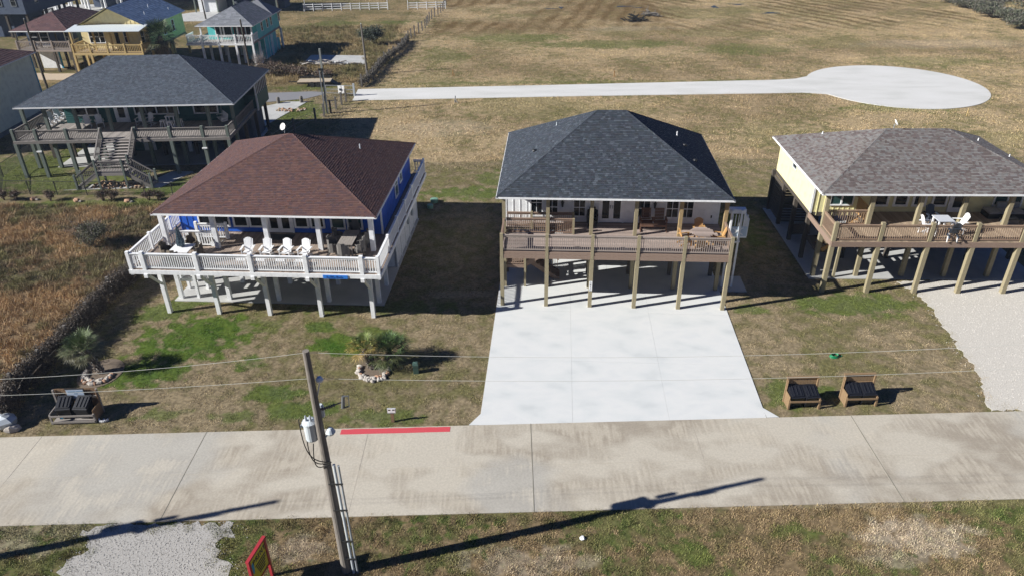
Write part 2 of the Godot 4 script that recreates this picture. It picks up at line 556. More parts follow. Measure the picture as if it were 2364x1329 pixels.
# patches of living grass seen in the photograph: x, z, radius x, radius z, strength
var green_spots := [[-17.3, -33.0, 3.3, 2.5, 1.0], [-18.4, -30.2, 2.2, 1.5, 0.95], [-19.6, -36.2, 1.8, 1.6, 0.7], [-9.2, -32.4, 1.5, 0.9, 1.0], [-10.6, -34.2, 0.9, 0.5, 0.8], [-13.6, -30.9, 0.9, 0.8, 0.9], [-7.2, -33.2, 1.6, 0.9, 0.7],
	[-11.6, -28.3, 1.6, 0.6, 0.75], [-12.9, -26.6, 1.3, 0.5, 0.6], [-9.8, -27.0, 1.8, 0.7, 0.7], [-16.2, -26.8, 1.5, 0.6, 0.6], [-6.0, -26.4, 2.0, 0.6, 0.55], [-14.4, -34.3, 2.0, 0.8, 0.4], [-7.5, -36.2, 4.5, 0.8, 0.5],
	[19.6, -36.0, 3.2, 1.3, 0.65], [13.4, -35.6, 1.2, 0.6, 0.6], [12.8, -27.8, 0.8, 1.2, 0.6], [14.6, -28.0, 1.0, 0.5, 0.7], [16.0, -46.5, 2.0, 3.0, 0.6], [14.3, -52.0, 1.0, 2.5, 0.5], [-3.5, -53.0, 3.5, 1.4, 0.7], [-1.6, -56.0, 1.2, 2.0, 0.5],
	[-35.0, -57.0, 7.0, 3.0, 0.62], [-40.0, -59.5, 6.0, 5.0, 0.6], [-27.2, -54.8, 3.5, 1.6, 0.7], [-29.0, -51.8, 8.0, 0.9, 0.55], [-22.0, -76.0, 3.2, 3.5, 0.62], [-22.5, -85.0, 4.0, 1.4, 0.5], [-24.0, -125.0, 9.0, 2.0, 0.4],
	[15.0, -107.0, 12.0, 3.0, 0.42], [32.0, -103.0, 9.0, 3.5, 0.35], [2.0, -112.0, 8.0, 3.0, 0.4], [-9.0, -100.0, 4.0, 6.0, 0.3], [8.0, -86.3, 26.0, 0.7, 0.4], [40.0, -75.0, 6.0, 2.0, 0.4], [52.0, -95.0, 9.0, 3.0, 0.3],
	[6.5, -18.6, 0.8, 0.6, 0.5], [10.6, -19.6, 1.0, 0.5, 0.5], [7.8, -17.2, 0.9, 0.4, 0.5]]
# bare or sandy patches
var sand_spots := [[15.2, -19.2, 2.2, 0.9, 0.8], [13.9, -18.4, 1.4, 0.5, 0.5], [0.5, -18.3, 2.2, 0.7, 0.5], [-8.0, -18.9, 1.1, 0.6, 0.5], [-18.3, -19.2, 1.6, 0.5, 0.5], [-9.0, -37.6, 2.0, 0.5, 0.5], [-3.0, -37.6, 2.0, 0.4, 0.5], [-18.0, -19.9, 2.4, 0.4, 0.4],
	[-6.5, -69.5, 5.0, 2.5, 0.3], [18.0, -118.0, 8.0, 2.0, 0.3], [60.0, -105.0, 12.0, 3.0, 0.35]]

func spots_at(list: Array, x: float, z: float, wob: float) -> float:
	var g := 0.0
	for s in list:
		var dx: float = (x - s[0]) / s[2]
		if dx > 1.6 or dx < -1.6:
			continue
		var dz: float = (z - s[1]) / s[3]
		var q := dx * dx + dz * dz
		if q < 2.2:
			g = maxf(g, s[4] * clampf((1.15 - q + wob * 1.2) * 1.8, 0.0, 1.0))
	return g

func ground_color(x: float, z: float) -> Color:
	var a := n_big.get_noise_2d(x, z)            # metres-wide drifts
	var b := n_mid.get_noise_2d(x, z)            # half-metre tufts
	var c := n_fine.get_noise_2d(x, z)
	var tan := Color(0.235, 0.188, 0.118)
	var brown := Color(0.15, 0.116, 0.078)
	var olive := Color(0.138, 0.130, 0.055)
	var col := tan.lerp(brown, clampf(0.46 + a * 0.6 + b * 0.75, 0, 1))
	var live := 0.26
	if z > -20.7:                                  # verge on the near side of the road
		col = Color(0.20, 0.148, 0.085).lerp(Color(0.088, 0.066, 0.038), clampf(0.5 + a * 0.6 + b * 1.1, 0, 1))
		live = 0.2
		col = col.lerp(Color(0.05, 0.085, 0.018), clampf((n_mid.get_noise_2d(x * 1.7 + 33.0, z * 1.7) + a * 0.9 - 0.02) * 2.6, 0, 0.85))
	elif x < -23.6 and z > -52.0 and z < -26:       # rough lot
		col = Color(0.22, 0.155, 0.092).lerp(Color(0.085, 0.07, 0.05), clampf(0.45 + a * 1.7 + b * 1.2, 0, 1))
		live = 0.05
	elif z < -60.0 and x > -17.0:                   # hay field
		var w := n_big.get_noise_2d(x * 0.22 + 500.0, z * 0.4)
		col = Color(0.345, 0.265, 0.16).lerp(Color(0.22, 0.165, 0.098), clampf(0.42 + a * 0.7 + w * 1.1 + b * 0.5, 0, 1))
		col = col.lerp(Color(0.15, 0.15, 0.06), clampf((n_big.get_noise_2d(x * 0.3 - 300.0, z * 0.5) - 0.18 + b * 0.3) * 2.2, 0, 0.35))
		live = 0.1
	elif x < -17 and z < -84:
		col = Color(0.25, 0.19, 0.105).lerp(Color(0.13, 0.105, 0.058), clampf(0.45 + a * 1.2 + b * 0.5, 0, 1))
		live = 0.14
	col = col.lerp(olive, clampf((live + a * 0.55 + b * 0.75) * 1.3, 0, 0.85))
	# wheel tracks and furrows at the back of the field
	if z < -108 and x > -12 and x < 75:
		var bend := 26.0 * sin((x - 24.0) * 0.02)
		var s := sin((x + (z + 140.0) * (0.25 if x < 24 else -0.55) + bend * 0.05) * 2.1 + a * 2.0)
		var k := clampf((-z - 112.0) / 10.0, 0, 1) * clampf(0.75 + n_big.get_noise_2d(x * 0.4 + 90.0, z * 0.4) * 2.2, 0, 1)
		col = col.lerp(Color(0.115, 0.082, 0.04), k * clampf(s * 1.8, 0, 1) * 0.9)
		if x < 26:
			col = col.lerp(Color(0.15, 0.098, 0.045), k * 0.5)
	var g := spots_at(green_spots, x, z, b * 0.9 + a * 0.5)
	col = col.lerp(Color(0.034, 0.085, 0.010).lerp(Color(0.085, 0.125, 0.024), clampf(0.5 + b, 0, 1)), g * 0.95)
	var s2 := spots_at(sand_spots, x, z, b * 1.2)
	col = col.lerp(Color(0.37, 0.31, 0.24), s2 * 0.8)
	return col * (1.14 + c * 0.5)

func color_map(x0: float, x1: float, z0: float, z1: float, w: int, h: int) -> ImageTexture:
	var out := PackedByteArray()
	out.resize(w * h * 3)
	var i := 0
	for r in h:
		var z := z0 + (z1 - z0) * (r + 0.5) / h
		for k in w:
			var c := ground_color(x0 + (x1 - x0) * (k + 0.5) / w, z).linear_to_srgb()
			out[i] = int(clampf(c.r, 0, 1) * 255); out[i + 1] = int(clampf(c.g, 0, 1) * 255); out[i + 2] = int(clampf(c.b, 0, 1) * 255)
			i += 3
	return ImageTexture.create_from_image(Image.create_from_data(w, h, false, Image.FORMAT_RGB8, out))

func ground_sheet(called: String, x0: float, x1: float, z0: float, z1: float, mx0: float, mx1: float, mz0: float, mz1: float, tex: Texture2D, y: float, bump: float, cells: Vector2i):
	var mb := MB.new()
	mb.smooth = true
	for i in cells.x:
		for j in cells.y:
			var ps := []
			for q in [[0, 0], [0, 1], [1, 1], [1, 0]]:
				var x: float = x0 + (x1 - x0) * (i + q[0]) / cells.x
				var z: float = z0 + (z1 - z0) * (j + q[1]) / cells.y
				ps.append(Vector3(x, y + (n_mid.get_noise_2d(x * 1.3 + 40.0, z * 1.3) * bump if i + q[0] > 0 and j + q[1] > 0 and i + q[0] < cells.x and j + q[1] < cells.y else 0.0), z))
			for k in [0, 2, 1, 0, 3, 2]:
				var p: Vector3 = ps[k]
				mb.v.append(p); mb.c.append(Color(1, 1, 1)); mb.n.append(Vector3.UP)
				mb.uv.append(Vector2((p.x - mx0) / (mx1 - mx0), (p.z - mz0) / (mz1 - mz0)))
	if bump > 0:
		mb.n.clear()
	var m := StandardMaterial3D.new()
	m.albedo_texture = tex
	m.roughness = 1.0
	m.metallic_specular = 0.1
	m.detail_enabled = true
	m.detail_albedo = M.grit
	m.detail_blend_mode = BaseMaterial3D.BLEND_MODE_MUL
	m.detail_uv_layer = BaseMaterial3D.DETAIL_UV_2
	m.uv2_triplanar = true
	m.uv2_world_triplanar = true
	m.uv2_scale = Vector3(0.55, 0.55, 0.55)
	return structure(called, mb.mesh(), m)

# ---------------------------------------------------------------- grass
func tuft_mesh(n: int, radius: float, tall: float, wide: float, lean: float, seed_: int) -> ArrayMesh:
	var g := RandomNumberGenerator.new()
	g.seed = seed_
	var mb := MB.new()
	for i in n:
		var a := g.randf() * TAU
		var r := sqrt(g.randf()) * radius
		var p := Vector3(cos(a) * r, -0.01, sin(a) * r)
		var d := g.randf() * TAU
		var side := Vector3(cos(d), 0, sin(d)) * wide * g.randf_range(0.6, 1.3)
		var e := g.randf() * TAU
		var tip := p + Vector3(cos(e) * lean, tall * g.randf_range(0.5, 1.2), sin(e) * lean) * g.randf_range(0.5, 1.2)
		var s := g.randf_range(0.5, 1.5)
		mb.col = Color(s * g.randf_range(0.9, 1.1), s, s * g.randf_range(0.8, 1.1))
		mb.t3(p - side, tip, p + side)
	return mb.mesh()

func scatter(called: String, mesh: Mesh, places: Array, cols: Array, mat: Material):
	var mm := MultiMesh.new()
	mm.transform_format = MultiMesh.TRANSFORM_3D
	mm.use_colors = true
	mm.mesh = mesh
	mm.instance_count = places.size()
	for i in places.size():
		mm.set_instance_transform(i, places[i])
		mm.set_instance_color(i, cols[i])
	var o := MultiMeshInstance3D.new()
	o.name = numbered(called)
	o.multimesh = mm
	o.material_override = mat
	add_child(o)
	o.set_meta("kind", "stuff")
	return o

func grass_field(called: String, label: String, region: Rect2, per_m2: float, mesh: Mesh, size: Vector2, bright: float, keep: Callable):
	var places := []
	var cols := []
	var n := int(region.get_area() * per_m2)
	for i in n:
		var x := region.position.x + rng.randf() * region.size.x
		var z := region.position.y + rng.randf() * region.size.y
		var s := rng.randf_range(size.x, size.y)
		var turn := rng.randf() * TAU
		if not keep.call(x, z) or blocked(x, z):
			continue
		var c := ground_color(x + rng.randf_range(-0.1, 0.1), z + rng.randf_range(-0.1, 0.1)) * bright * rng.randf_range(0.85, 1.18)
		places.append(Transform3D(Basis(Vector3.UP, turn).scaled(Vector3(s, s * rng.randf_range(0.7, 1.3), s)), Vector3(x, 0.012, z)))
		cols.append(c)
	var o = scatter(called, mesh, places, cols, M.grass)
	tag(o, label, "grass")
	return o

func flat(called: String, pts: Array, y0: float, y1: float, m: Material, clear := true) -> MeshInstance3D:
	var pp := PackedVector2Array()
	for p in pts:
		pp.append(Vector2(p[0], p[1]))
	var mb := MB.new()
	mb.plate(pp, y0, y1)
	M[called + "_poly"] = pp
	if clear and called.begins_with("gravel"):
		for q in Geometry2D.offset_polygon(pp, -0.32):
			keep_clear(q)
	elif clear:
		keep_clear(pp)
	return structure(called, mb.mesh(), m)

func ragged(pts: Array, amp: float, step := 0.22) -> Array:   # edges broken up by stray stones and grass
	var out := []
	for i in pts.size():
		var p := Vector2(pts[i][0], pts[i][1])
		var q := Vector2(pts[(i + 1) % pts.size()][0], pts[(i + 1) % pts.size()][1])
		var n := maxi(1, int(p.distance_to(q) / step))
		var side := (q - p).orthogonal().normalized()
		for k in n:
			var r := p.lerp(q, float(k) / n)
			r += side * amp * (n_mid.get_noise_2d(r.x * 2.0, r.y * 2.0) * 1.6 + rng.randf_range(-0.25, 0.25))
			out.append([r.x, r.y])
	return out

func panels_between(par, called: String, f: Callable, us: Array, vs: Array, gap: float, y0: float, y1: float, m):
	# concrete cast in panels: f(u, v) gives a ground point; neighbours are parted by real joints
	for i in us.size() - 1:
		for j in vs.size() - 1:
			var a: Vector2 = f.call(us[i], vs[j]); var b: Vector2 = f.call(us[i + 1], vs[j]); var c: Vector2 = f.call(us[i + 1], vs[j + 1]); var d: Vector2 = f.call(us[i], vs[j + 1])
			var mid := (a + b + c + d) / 4
			var pts := PackedVector2Array()
			for p: Vector2 in [a, b, c, d]:
				var o := mid - p
				pts.append(p + Vector2(signf(o.x), signf(o.y)) * gap)
			var mb := MB.new()
			mb.plate(pts, y0, y1 - 0.002 * ((i + j) % 2))
			put(par, called, mb.mesh(), m)

func build_ground():
	M.grit = ramp_texture(512, 0.11, 3, [Color(0.45, 0.45, 0.45), Color(0.88, 0.88, 0.88), Color(1.0, 1.0, 1.0)], 21)
	M.grass = StandardMaterial3D.new()
	M.grass.vertex_color_use_as_albedo = true
	M.grass.roughness = 0.85
	M.grass.metallic_specular = 0.2
	M.grass.backlight = Color(0.3, 0.3, 0.3)
	M.grass.cull_mode = BaseMaterial3D.CULL_DISABLED
	var wide := color_map(-110, 110, -170, -10, 1100, 800)
	ground_sheet("ground", -330, 330, -430, 60, -110, 110, -170, -10, wide, 0.0, 0.0, Vector2i(1, 1))
	var near := color_map(-32, 30, -58, -14, 1400, 1000)
	ground_sheet("lawn", -32, 30, -58, -14, -32, 30, -58, -14, near, 0.012, 0.012, Vector2i(200, 140))

	# concrete road: panels with open joints across and along
	var road := Node3D.new()
	road.name = "road"
	add_child(road)
	road.set_meta("kind", "structure")
	flat("road_bed", [[-90, road_far(-90) + 0.03], [90, road_far(90) + 0.03], [90, road_near(90) - 0.03], [-90, road_near(-90) - 0.03]], -0.05, 0.038, M.joint, false)
	keep_clear(PackedVector2Array([Vector2(-90, road_far(-90)), Vector2(90, road_far(90)), Vector2(90, road_near(90)), Vector2(-90, road_near(-90))]))
	var us := []
	var x := -57.6
	while x < 50:
		us.append(x); x += 7.3
	panels_between(road, "concrete_panel", func(u, v): return Vector2(u, lerpf(road_far(u), road_near(u), v)), us, [0.0, 0.51, 1.0], 0.007, 0.0, 0.045, M.road)
	# darker full joints at every second panel are filled with tar and tufts
	for k in [-13.8, 0.78, 15.45, -28.4]:
		var pts := []
		for i in 13:
			pts.append([k - 0.008 - rng.randf() * 0.012, lerpf(road_far(k), road_near(k), i / 12.0)])
		for i in 13:
			pts.append([k + 0.008 + rng.randf() * 0.012, lerpf(road_far(k), road_near(k), 1.0 - i / 12.0)])
		flat("road_joint", pts, 0.02, 0.05, M.tar, false)
	# red painted no-parking strip at the edge
	var rp := []
	for i in 17:
		var xx := lerpf(-7.75, -2.85, i / 16.0)
		rp.append([xx, road_far(xx) + 0.05 + rng.randf() * 0.03])
	for i in 9:
		var xx := lerpf(-2.85, -7.75, i / 8.0)
		rp.append([xx, road_far(xx) + 0.40 + rng.randf() * 0.015])
	flat("red_kerb_marking", rp, 0.046, 0.05, M.red, false)

	# driveway of the white house, flared at the road, running under the house
	var o := Vector2(-0.552, -36.346)
	var ex := Vector2(cos(0.0635), sin(0.0635))
	var ed := Vector2(sin(0.0635), -cos(0.0635))
	var drive := Node3D.new()
	drive.name = "driveway"
	add_child(drive)
	drive.set_meta("kind", "structure")
	var fw := func(u, v): return o + ex * u + ed * v
	var side := func(u, v):
		if v > -10.2:
			return o + ex * u + ed * v
		var q: Vector2 = o + ex * u + ed * -10.0
		return q + ed * ((road_far(q.x) + 0.012 - q.y) / ed.y)
	panels_between(drive, "concrete_panel", side, [-0.34, 3.9, 8.3, 12.74], [-10.3, -5.4, -0.6, 1.9], 0.003, -0.04, 0.05, M.concrete_new)
	panels_between(drive, "concrete_panel", fw, [-0.34, 6.2, 12.74], [1.9, 7.0, 13.0], 0.003, -0.04, 0.052, M.concrete_new)
	flat("driveway_flare", [[-1.44, -26.72], [-2.02, -25.84], [-1.50, -25.84]], -0.04, 0.049, M.concrete_new)
	flat("driveway_flare", [[11.56, -26.9], [11.60, -26.15], [12.15, -26.17]], -0.04, 0.049, M.concrete_new)
	keep_clear(PackedVector2Array([side.call(-0.34, -10.3), side.call(12.74, -10.3), fw.call(12.74, 13.0), fw.call(-0.34, 13.0)]))

	# concrete lane and turning circle in the field
	flat("field_lane", [[-17.3, -84.0], [7.4, -85.1], [35.2, -86.5], [35.2, -80.7], [7.2, -80.2], [-17.1, -79.4]], -0.03, 0.046, M.concrete_lane)
	var ring := []
	for i in 64:
		ring.append([43.55 + 9.5 * cos(TAU * i / 64), -83.4 + 9.4 * sin(TAU * i / 64)])
	flat("turning_circle", ring, -0.03, 0.05, M.concrete_lane)
	flat("lane_flare", [[31.0, -86.28], [33.4, -86.7], [35.2, -87.8], [36.2, -88.9], [37.6, -87.0], [35.0, -86.0]], -0.03, 0.043, M.concrete_lane)
	flat("lane_flare", [[31.0, -80.9], [33.0, -80.5], [34.8, -79.9], [36.4, -78.4], [37.6, -79.8], [35.0, -81.6]], -0.03, 0.043, M.concrete_lane)

	# shell gravel drive on the right and gravel pull-off at the near left
	flat("gravel_drive", ragged([[23.2, -38.6], [40, -39.2], [40, -26.95], [29, -26.6], [22.15, -26.52], [21.95, -26.9], [22.4, -27.6], [22.75, -28.5], [23.0, -29.4], [23.15, -30.6], [23.4, -32.4], [23.55, -34.0], [23.85, -36.0], [23.7, -37.4]], 0.16), -0.03, 0.03, M.gravel)
	flat("gravel_patch", ragged([[-16.6, -20.0], [-15.2, -20.22], [-13.7, -20.15], [-12.3, -20.3], [-10.9, -20.28], [-10.75, -19.7], [-11.2, -19.3], [-10.9, -18.7], [-10.3, -18.0], [-9.9, -17.0], [-10.2, -14.5], [-16.6, -14.5], [-16.3, -17.0], [-16.5, -18.3], [-15.9, -19.0]], 0.25), -0.03, 0.03, M.gravel_grey)
	# street and slabs behind
	flat("street", [[-60, -82.0], [-26.9, -82.9], [-22.3, -83.3], [-20.8, -82.9], [-20.9, -81.9], [-22.4, -80.3], [-26, -79.2], [-60, -78.4]], -0.03, 0.03, M.asphalt)
	flat("house_apron", [[-27.2, -76.6], [-24.2, -79.2], [-21.9, -79.2], [-24.3, -70.0], [-27.2, -70.0]], -0.03, 0.035, M.slab_grey)
	flat("old_slab", [[-26.6, -96.4], [-18.6, -96.2], [-19.5, -100.9], [-26.7, -101.6]], -0.03, 0.12, M.slab_grey)
	flat("back_slab", [[-55.0, -137.5], [-47, -136.0], [-44.4, -129.6], [-47.0, -128.2], [-53.6, -128.0], [-60, -128.6], [-61.0, -131.0]], -0.03, 0.03, M.slab_grey)
	flat("piling_slab", [[-86, -134.5], [-66, -133.5], [-64, -140], [-64, -146], [-88, -147]], -0.03, 0.04, M.slab_grey)
	flat("sand_drive", ragged([[-63.5, -93.5], [-52.5, -92.7], [-52.0, -89.6], [-62.5, -90.2]], 0.2, 0.4), -0.03, 0.025, M.sand)
	flat("sand_yard", ragged([[-46.5, -101.0], [-40.5, -100.5], [-40.0, -96.5], [-47.0, -96.0]], 0.4, 0.4), -0.03, 0.02, M.sand)
	# puddles standing in the wheel ruts
	for p in [[7.2, -136.9, 1.1, 0.35], [20.5, -138.6, 1.6, 0.5], [22.8, -137.0, 0.8, 0.3], [36.3, -137.0, 0.5, 1.3], [44.2, -130.4, 1.3, 0.6], [40.8, -139.5, 1.4, 0.5], [9.2, -138.0, 0.4, 1.0]]:
		var pts := []
		for i in 18:
			var a := TAU * i / 18
			var r := 1.0 + 0.35 * sin(a * 3 + p[0]) + rng.randf_range(-0.2, 0.2)
			pts.append([p[0] + cos(a) * p[2] * r, p[1] + sin(a) * p[3] * r])
		flat("puddle", pts, 0.001, 0.028, M.water)

func road_texture() -> ImageTexture:
	# stains, tyre polish and dragged dirt of old concrete
	var w := 1600
	var h := 200
	var n1 := FastNoiseLite.new(); n1.seed = 31; n1.frequency = 0.09; n1.fractal_octaves = 4
	var n2 := FastNoiseLite.new(); n2.seed = 32; n2.frequency = 0.5; n2.fractal_octaves = 3
	var n3 := FastNoiseLite.new(); n3.seed = 33; n3.frequency = 1.6; n3.fractal_octaves = 3
	var out := PackedByteArray()
	out.resize(w * h * 3)
	var i := 0
	for r in h:
		var z := r * 6.8 / h
		for k in w:
			var x := k * 48.0 / w
			var a := n1.get_noise_2d(x, z * 1.6)
			var b := n2.get_noise_2d(x * 0.6, z)
			var s := n3.get_noise_2d(x * 3.2, z * 0.28)
			var f := n3.get_noise_2d(x * 5.0 + 70.0, z * 5.0)
			var c := Color(0.455, 0.415, 0.345).lerp(Color(0.31, 0.27, 0.215), clampf(0.42 + a * 1.6 + b * 1.3, 0, 1))
			c = c.lerp(Color(0.385, 0.37, 0.335), clampf((n1.get_noise_2d(x + 200.0, z) - 0.08) * 3.0, 0, 0.7))
			c = c.lerp(Color(0.55, 0.50, 0.41), clampf((s * 0.4 + b * 0.8 - 0.05) * 1.2, 0, 0.45))
			c = c * (1.0 + f * 0.16)
			c = c.linear_to_srgb()
			out[i] = int(clampf(c.r, 0, 1) * 255); out[i + 1] = int(clampf(c.g, 0, 1) * 255); out[i + 2] = int(clampf(c.b, 0, 1) * 255)
			i += 3
	return ImageTexture.create_from_image(Image.create_from_data(w, h, false, Image.FORMAT_RGB8, out))

func ground_materials():
	M.road = StandardMaterial3D.new()
	M.road.albedo_texture = road_texture()
	M.road.uv1_triplanar = true
	M.road.uv1_world_triplanar = true
	M.road.uv1_scale = Vector3(1.0 / 48.0, 1.0, 1.0 / 6.8)
	M.road.uv1_offset = Vector3(0.5, 0.0, 19.95 / 6.8 - 2.0)
	M.road.roughness = 0.9
	M.joint = plain(0.5, 0.46, 0.38, 1.0)
	M.tar = tri(M.speck, Vector3(3, 3, 3), 1.0, Color(0.24, 0.225, 0.18))
	M.concrete_lane = tri(ramp_texture(512, 0.008, 5, [Color(0.50, 0.50, 0.475), Color(0.58, 0.575, 0.555), Color(0.62, 0.615, 0.6)], 13), Vector3(0.03, 0.1, 0.09), 0.85)
	M.gravel = tri(ramp_texture(512, 0.045, 6, [Color(0.36, 0.33, 0.28), Color(0.52, 0.49, 0.44), Color(0.6, 0.575, 0.53)], 14), Vector3(0.55, 0.55, 0.55), 1.0)
	M.gravel_grey = tri(ramp_texture(512, 0.045, 6, [Color(0.22, 0.2, 0.175), Color(0.36, 0.345, 0.325), Color(0.46, 0.45, 0.43)], 15), Vector3(0.6, 0.6, 0.6), 1.0)
	M.sand = tri(M.speck, Vector3(0.7, 0.7, 0.7), 1.0, Color(0.5, 0.4, 0.29))

# ---------------------------------------------------------------- houses
func deck_boards(par, boards: Array, list: Array):   # list of [x0, x1, d0, d1], boards laid along the longer side
	for i in list.size():
		var b = list[i]
		pc(par, "board", b[0], b[1], b[4] - 0.035, b[4] + rng.randf_range(-0.002, 0.003), b[2], b[3], boards[rng.randi() % boards.size()])

func deck_strip_depth(par, boards, x0, x1, h, spans: Callable, w := 0.142):
	var n := int((x1 - x0) / w)
	var list := []
	for i in n:
		var a: float = x0 + (x1 - x0) * i / n
		for s in spans.call(a + w / 2):
			list.append([a + 0.004, a + (x1 - x0) / n - 0.004, s[0], s[1], h])
	deck_boards(par, boards, list)

func sheet_steps(par, x0, x1, d0, d1, h0, h1, m, called):
	return pc(par, called, x0, x1, h0, h1, d0, d1, m)

func white_house():
	var h := thing("white_house", "white board-and-batten stilt house with dark grey hipped roof behind the bright concrete driveway", "house", Vector3(-0.552, 0, -36.346), -0.0635)
	var xs := [0.0, 2.5, 4.99, 7.49, 9.99, 12.48]
	var F := 3.53
	for x in xs:
		post(h, x, 0.0, 0.0, 3.12, 0.21, M.post_wood)
		post(h, x, -0.03, 3.1, 4.58, 0.17, M.post_wood, "rail_post")
		post(h, x, 2.2, 0.0, 3.2, 0.21, M.post_wood)
		post(h, x, 2.2, F, 5.75, 0.2, M.post_gold if x > 9 else M.post_wood, "porch_post")
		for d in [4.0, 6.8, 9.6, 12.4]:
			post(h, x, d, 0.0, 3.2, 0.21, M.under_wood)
	# outer beam of two stacked boards, on three sides
	pc(h, "beam", -0.06, 12.54, 3.33, 3.51, -0.09, -0.03, M.fascia_wood)
	pc(h, "beam", -0.06, 12.54, 3.1, 3.325, -0.10, -0.035, M.fascia_wood)
	pc(h, "beam", -0.1, -0.04, 3.12, 3.49, -0.02, 12.9, M.fascia_wood)
	pc(h, "beam", 12.52, 12.58, 3.12, 3.49, -0.02, 12.9, M.fascia_wood)
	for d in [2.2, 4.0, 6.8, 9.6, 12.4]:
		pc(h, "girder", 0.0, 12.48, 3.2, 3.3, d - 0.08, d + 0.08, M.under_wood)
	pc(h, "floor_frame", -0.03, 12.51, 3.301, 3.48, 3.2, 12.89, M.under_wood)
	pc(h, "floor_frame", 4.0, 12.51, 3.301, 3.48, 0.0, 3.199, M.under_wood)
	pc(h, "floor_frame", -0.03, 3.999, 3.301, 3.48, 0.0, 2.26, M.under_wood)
	var deck := node(h, "deck")
	var rows := int(3.85 / 0.142)
	var list := []
	for i in rows:
		var d := i * 3.85 / rows
		var starts := [-0.05, 4.0, 8.2, 12.53]
		if d > 2.2 and d < 3.1:
			starts = [4.02, 8.2, 12.53]
		for k in starts.size() - 1:
			var j := rng.randf_range(-0.5, 0.5) if k > 0 else 0.0
			list.append([starts[k] + 0.003, starts[k + 1] - 0.003, d + 0.004, d + 3.85 / rows - 0.004, F])
	deck_boards(deck, M.boards_white, list)
	# railings between the rail posts
	for i in 5:
		railing(h, Vector2(xs[i] + 0.09, -0.03), Vector2(xs[i + 1] - 0.09, -0.03), F, F, 0.96, M.rail_grey)
	railing(h, Vector2(0, 0.09), Vector2(0, 2.08), F, F, 0.96, M.rail_brown)
	railing(h, Vector2(12.48, 0.09), Vector2(12.48, 2.08), F, F, 0.96, M.rail_brown)
	railing(h, Vector2(0.12, 2.24), Vector2(3.95, 2.24), F, F, 0.93, M.rail_brown)
	railing(h, Vector2(0.12, 3.14), Vector2(3.95, 3.14), F, F, 0.9, M.rail_brown)
	post(h, 3.98, 2.24, 3.4, 4.5, 0.12, M.post_wood, "rail_post")
	post(h, 3.98, 3.14, 3.4, 4.48, 0.12, M.post_wood, "rail_post")
	post(h, 1.55, 3.14, 3.4, 4.5, 0.12, M.post_wood, "rail_post")
	# stairs: down to a landing at the left, then back
	stair_flight(h, P(3.95, F, 2.32), P(1.25, 1.5, 2.32), Vector3(0, 0, -0.74), M.fascia_wood, M.boards_white[1])
	railing(h, Vector2(3.9, 2.32), Vector2(1.25, 2.32), F, 1.5, 0.9, M.rail_brown, 0.13, 0.035, "stair_railing")
	pc(h, "landing", 0.1, 1.25, 1.28, 1.5, 2.2, 3.95, M.fascia_wood)
	railing(h, Vector2(0.12, 2.2), Vector2(1.18, 2.2), 1.5, 1.5, 0.9, M.rail_brown, 0.12, 0.035, "landing_railing")
	railing(h, Vector2(0.12, 2.2), Vector2(0.12, 3.9), 1.5, 1.5, 0.9, M.rail_brown, 0.12, 0.035, "landing_railing")
	post(h, 1.2, 2.18, 0.0, 2.5, 0.12, M.post_wood, "landing_post")
	post(h, 1.2, 3.95, 0.0, 2.4, 0.12, M.post_wood, "landing_post")
	stair_flight(h, P(1.25, 1.5, 3.15), P(3.2, 0.05, 3.15), Vector3(0, 0, -0.8), M.fascia_wood, M.boards_white[1])
	railing(h, Vector2(1.25, 3.98), Vector2(3.2, 3.98), 1.5, 0.1, 0.9, M.rail_brown, 0.14, 0.035, "stair_railing")
	# walls, battens, openings
	var w = walls(h, -0.02, 12.5, 3.86, 12.85, F + 0.02, 5.82, M.wall_white)
	battens(w, 0.02, 5.3, F + 0.03, 5.78, 3.86, 0.405, M.wall_white)
	battens(w, 7.2, 12.45, F + 0.03, 5.78, 3.86, 0.405, M.wall_white)
	for a in [[1.5, 0.62, 1], [2.42, 0.62, 2], [4.02, 0.64, 2], [7.76, 0.68, 2], [9.42, 0.66, 2], [10.28, 0.66, 2]]:
		window(h, P(a[0], 3.97, 3.838), 0, a[1], 1.6, M.wall_white, M.glass, 2, 2 if a[2] == 1 else 3, 0.08)
	double_door(h, P(5.55, F + 0.03, 3.838), 1.32, 2.06, M.wall_white, M.glass)
	for a in [3.34, 8.72]:
		var l := node(h, "wall_lantern", P(a, 4.56, 3.83))
		var mb := MB.new()
		mb.lathe(Vector3(0, 0, 0.12), [Vector2(0.001, 0.0), Vector2(0.05, 0.0), Vector2(0.085, 0.28), Vector2(0.11, 0.29), Vector2(0.03, 0.4), Vector2(0.001, 0.41)], 6)
		put(l, "lantern_body", mb.mesh(), M.black)
		pc(l, "bracket", -0.04, 0.04, 0.1, 0.42, -0.03, 0.0, M.black)
		pc(l, "bracket_arm", -0.015, 0.015, 0.35, 0.38, -0.12, -0.031, M.black)
	pc(h, "outlet_cover", 12.02, 12.09, 3.95, 4.12, 3.80, 3.838, M.black)
	var pal := [Color(0.026, 0.034, 0.047), Color(0.036, 0.045, 0.06), Color(0.03, 0.038, 0.052), Color(0.046, 0.056, 0.073), Color(0.028, 0.033, 0.043), Color(0.064, 0.076, 0.095), Color(0.034, 0.039, 0.049), Color(0.035, 0.044, 0.059), Color(0.039, 0.047, 0.062)]
	var r = hip_roof(h, -0.38, 12.76, 1.8, 13.25, 5.93, 9.22, pal, 0.13, 0.18)
	roof_vent(r, on_roof(-0.38, 12.76, 1.8, 13.25, 5.9, 9.22, 1.6, 6.2))
	roof_vent(r, on_roof(-0.38, 12.76, 1.8, 13.25, 5.9, 9.22, 11.0, 5.2))
	roof_vent(r, on_roof(-0.38, 12.76, 1.8, 13.25, 5.9, 9.22, 10.7, 7.4))
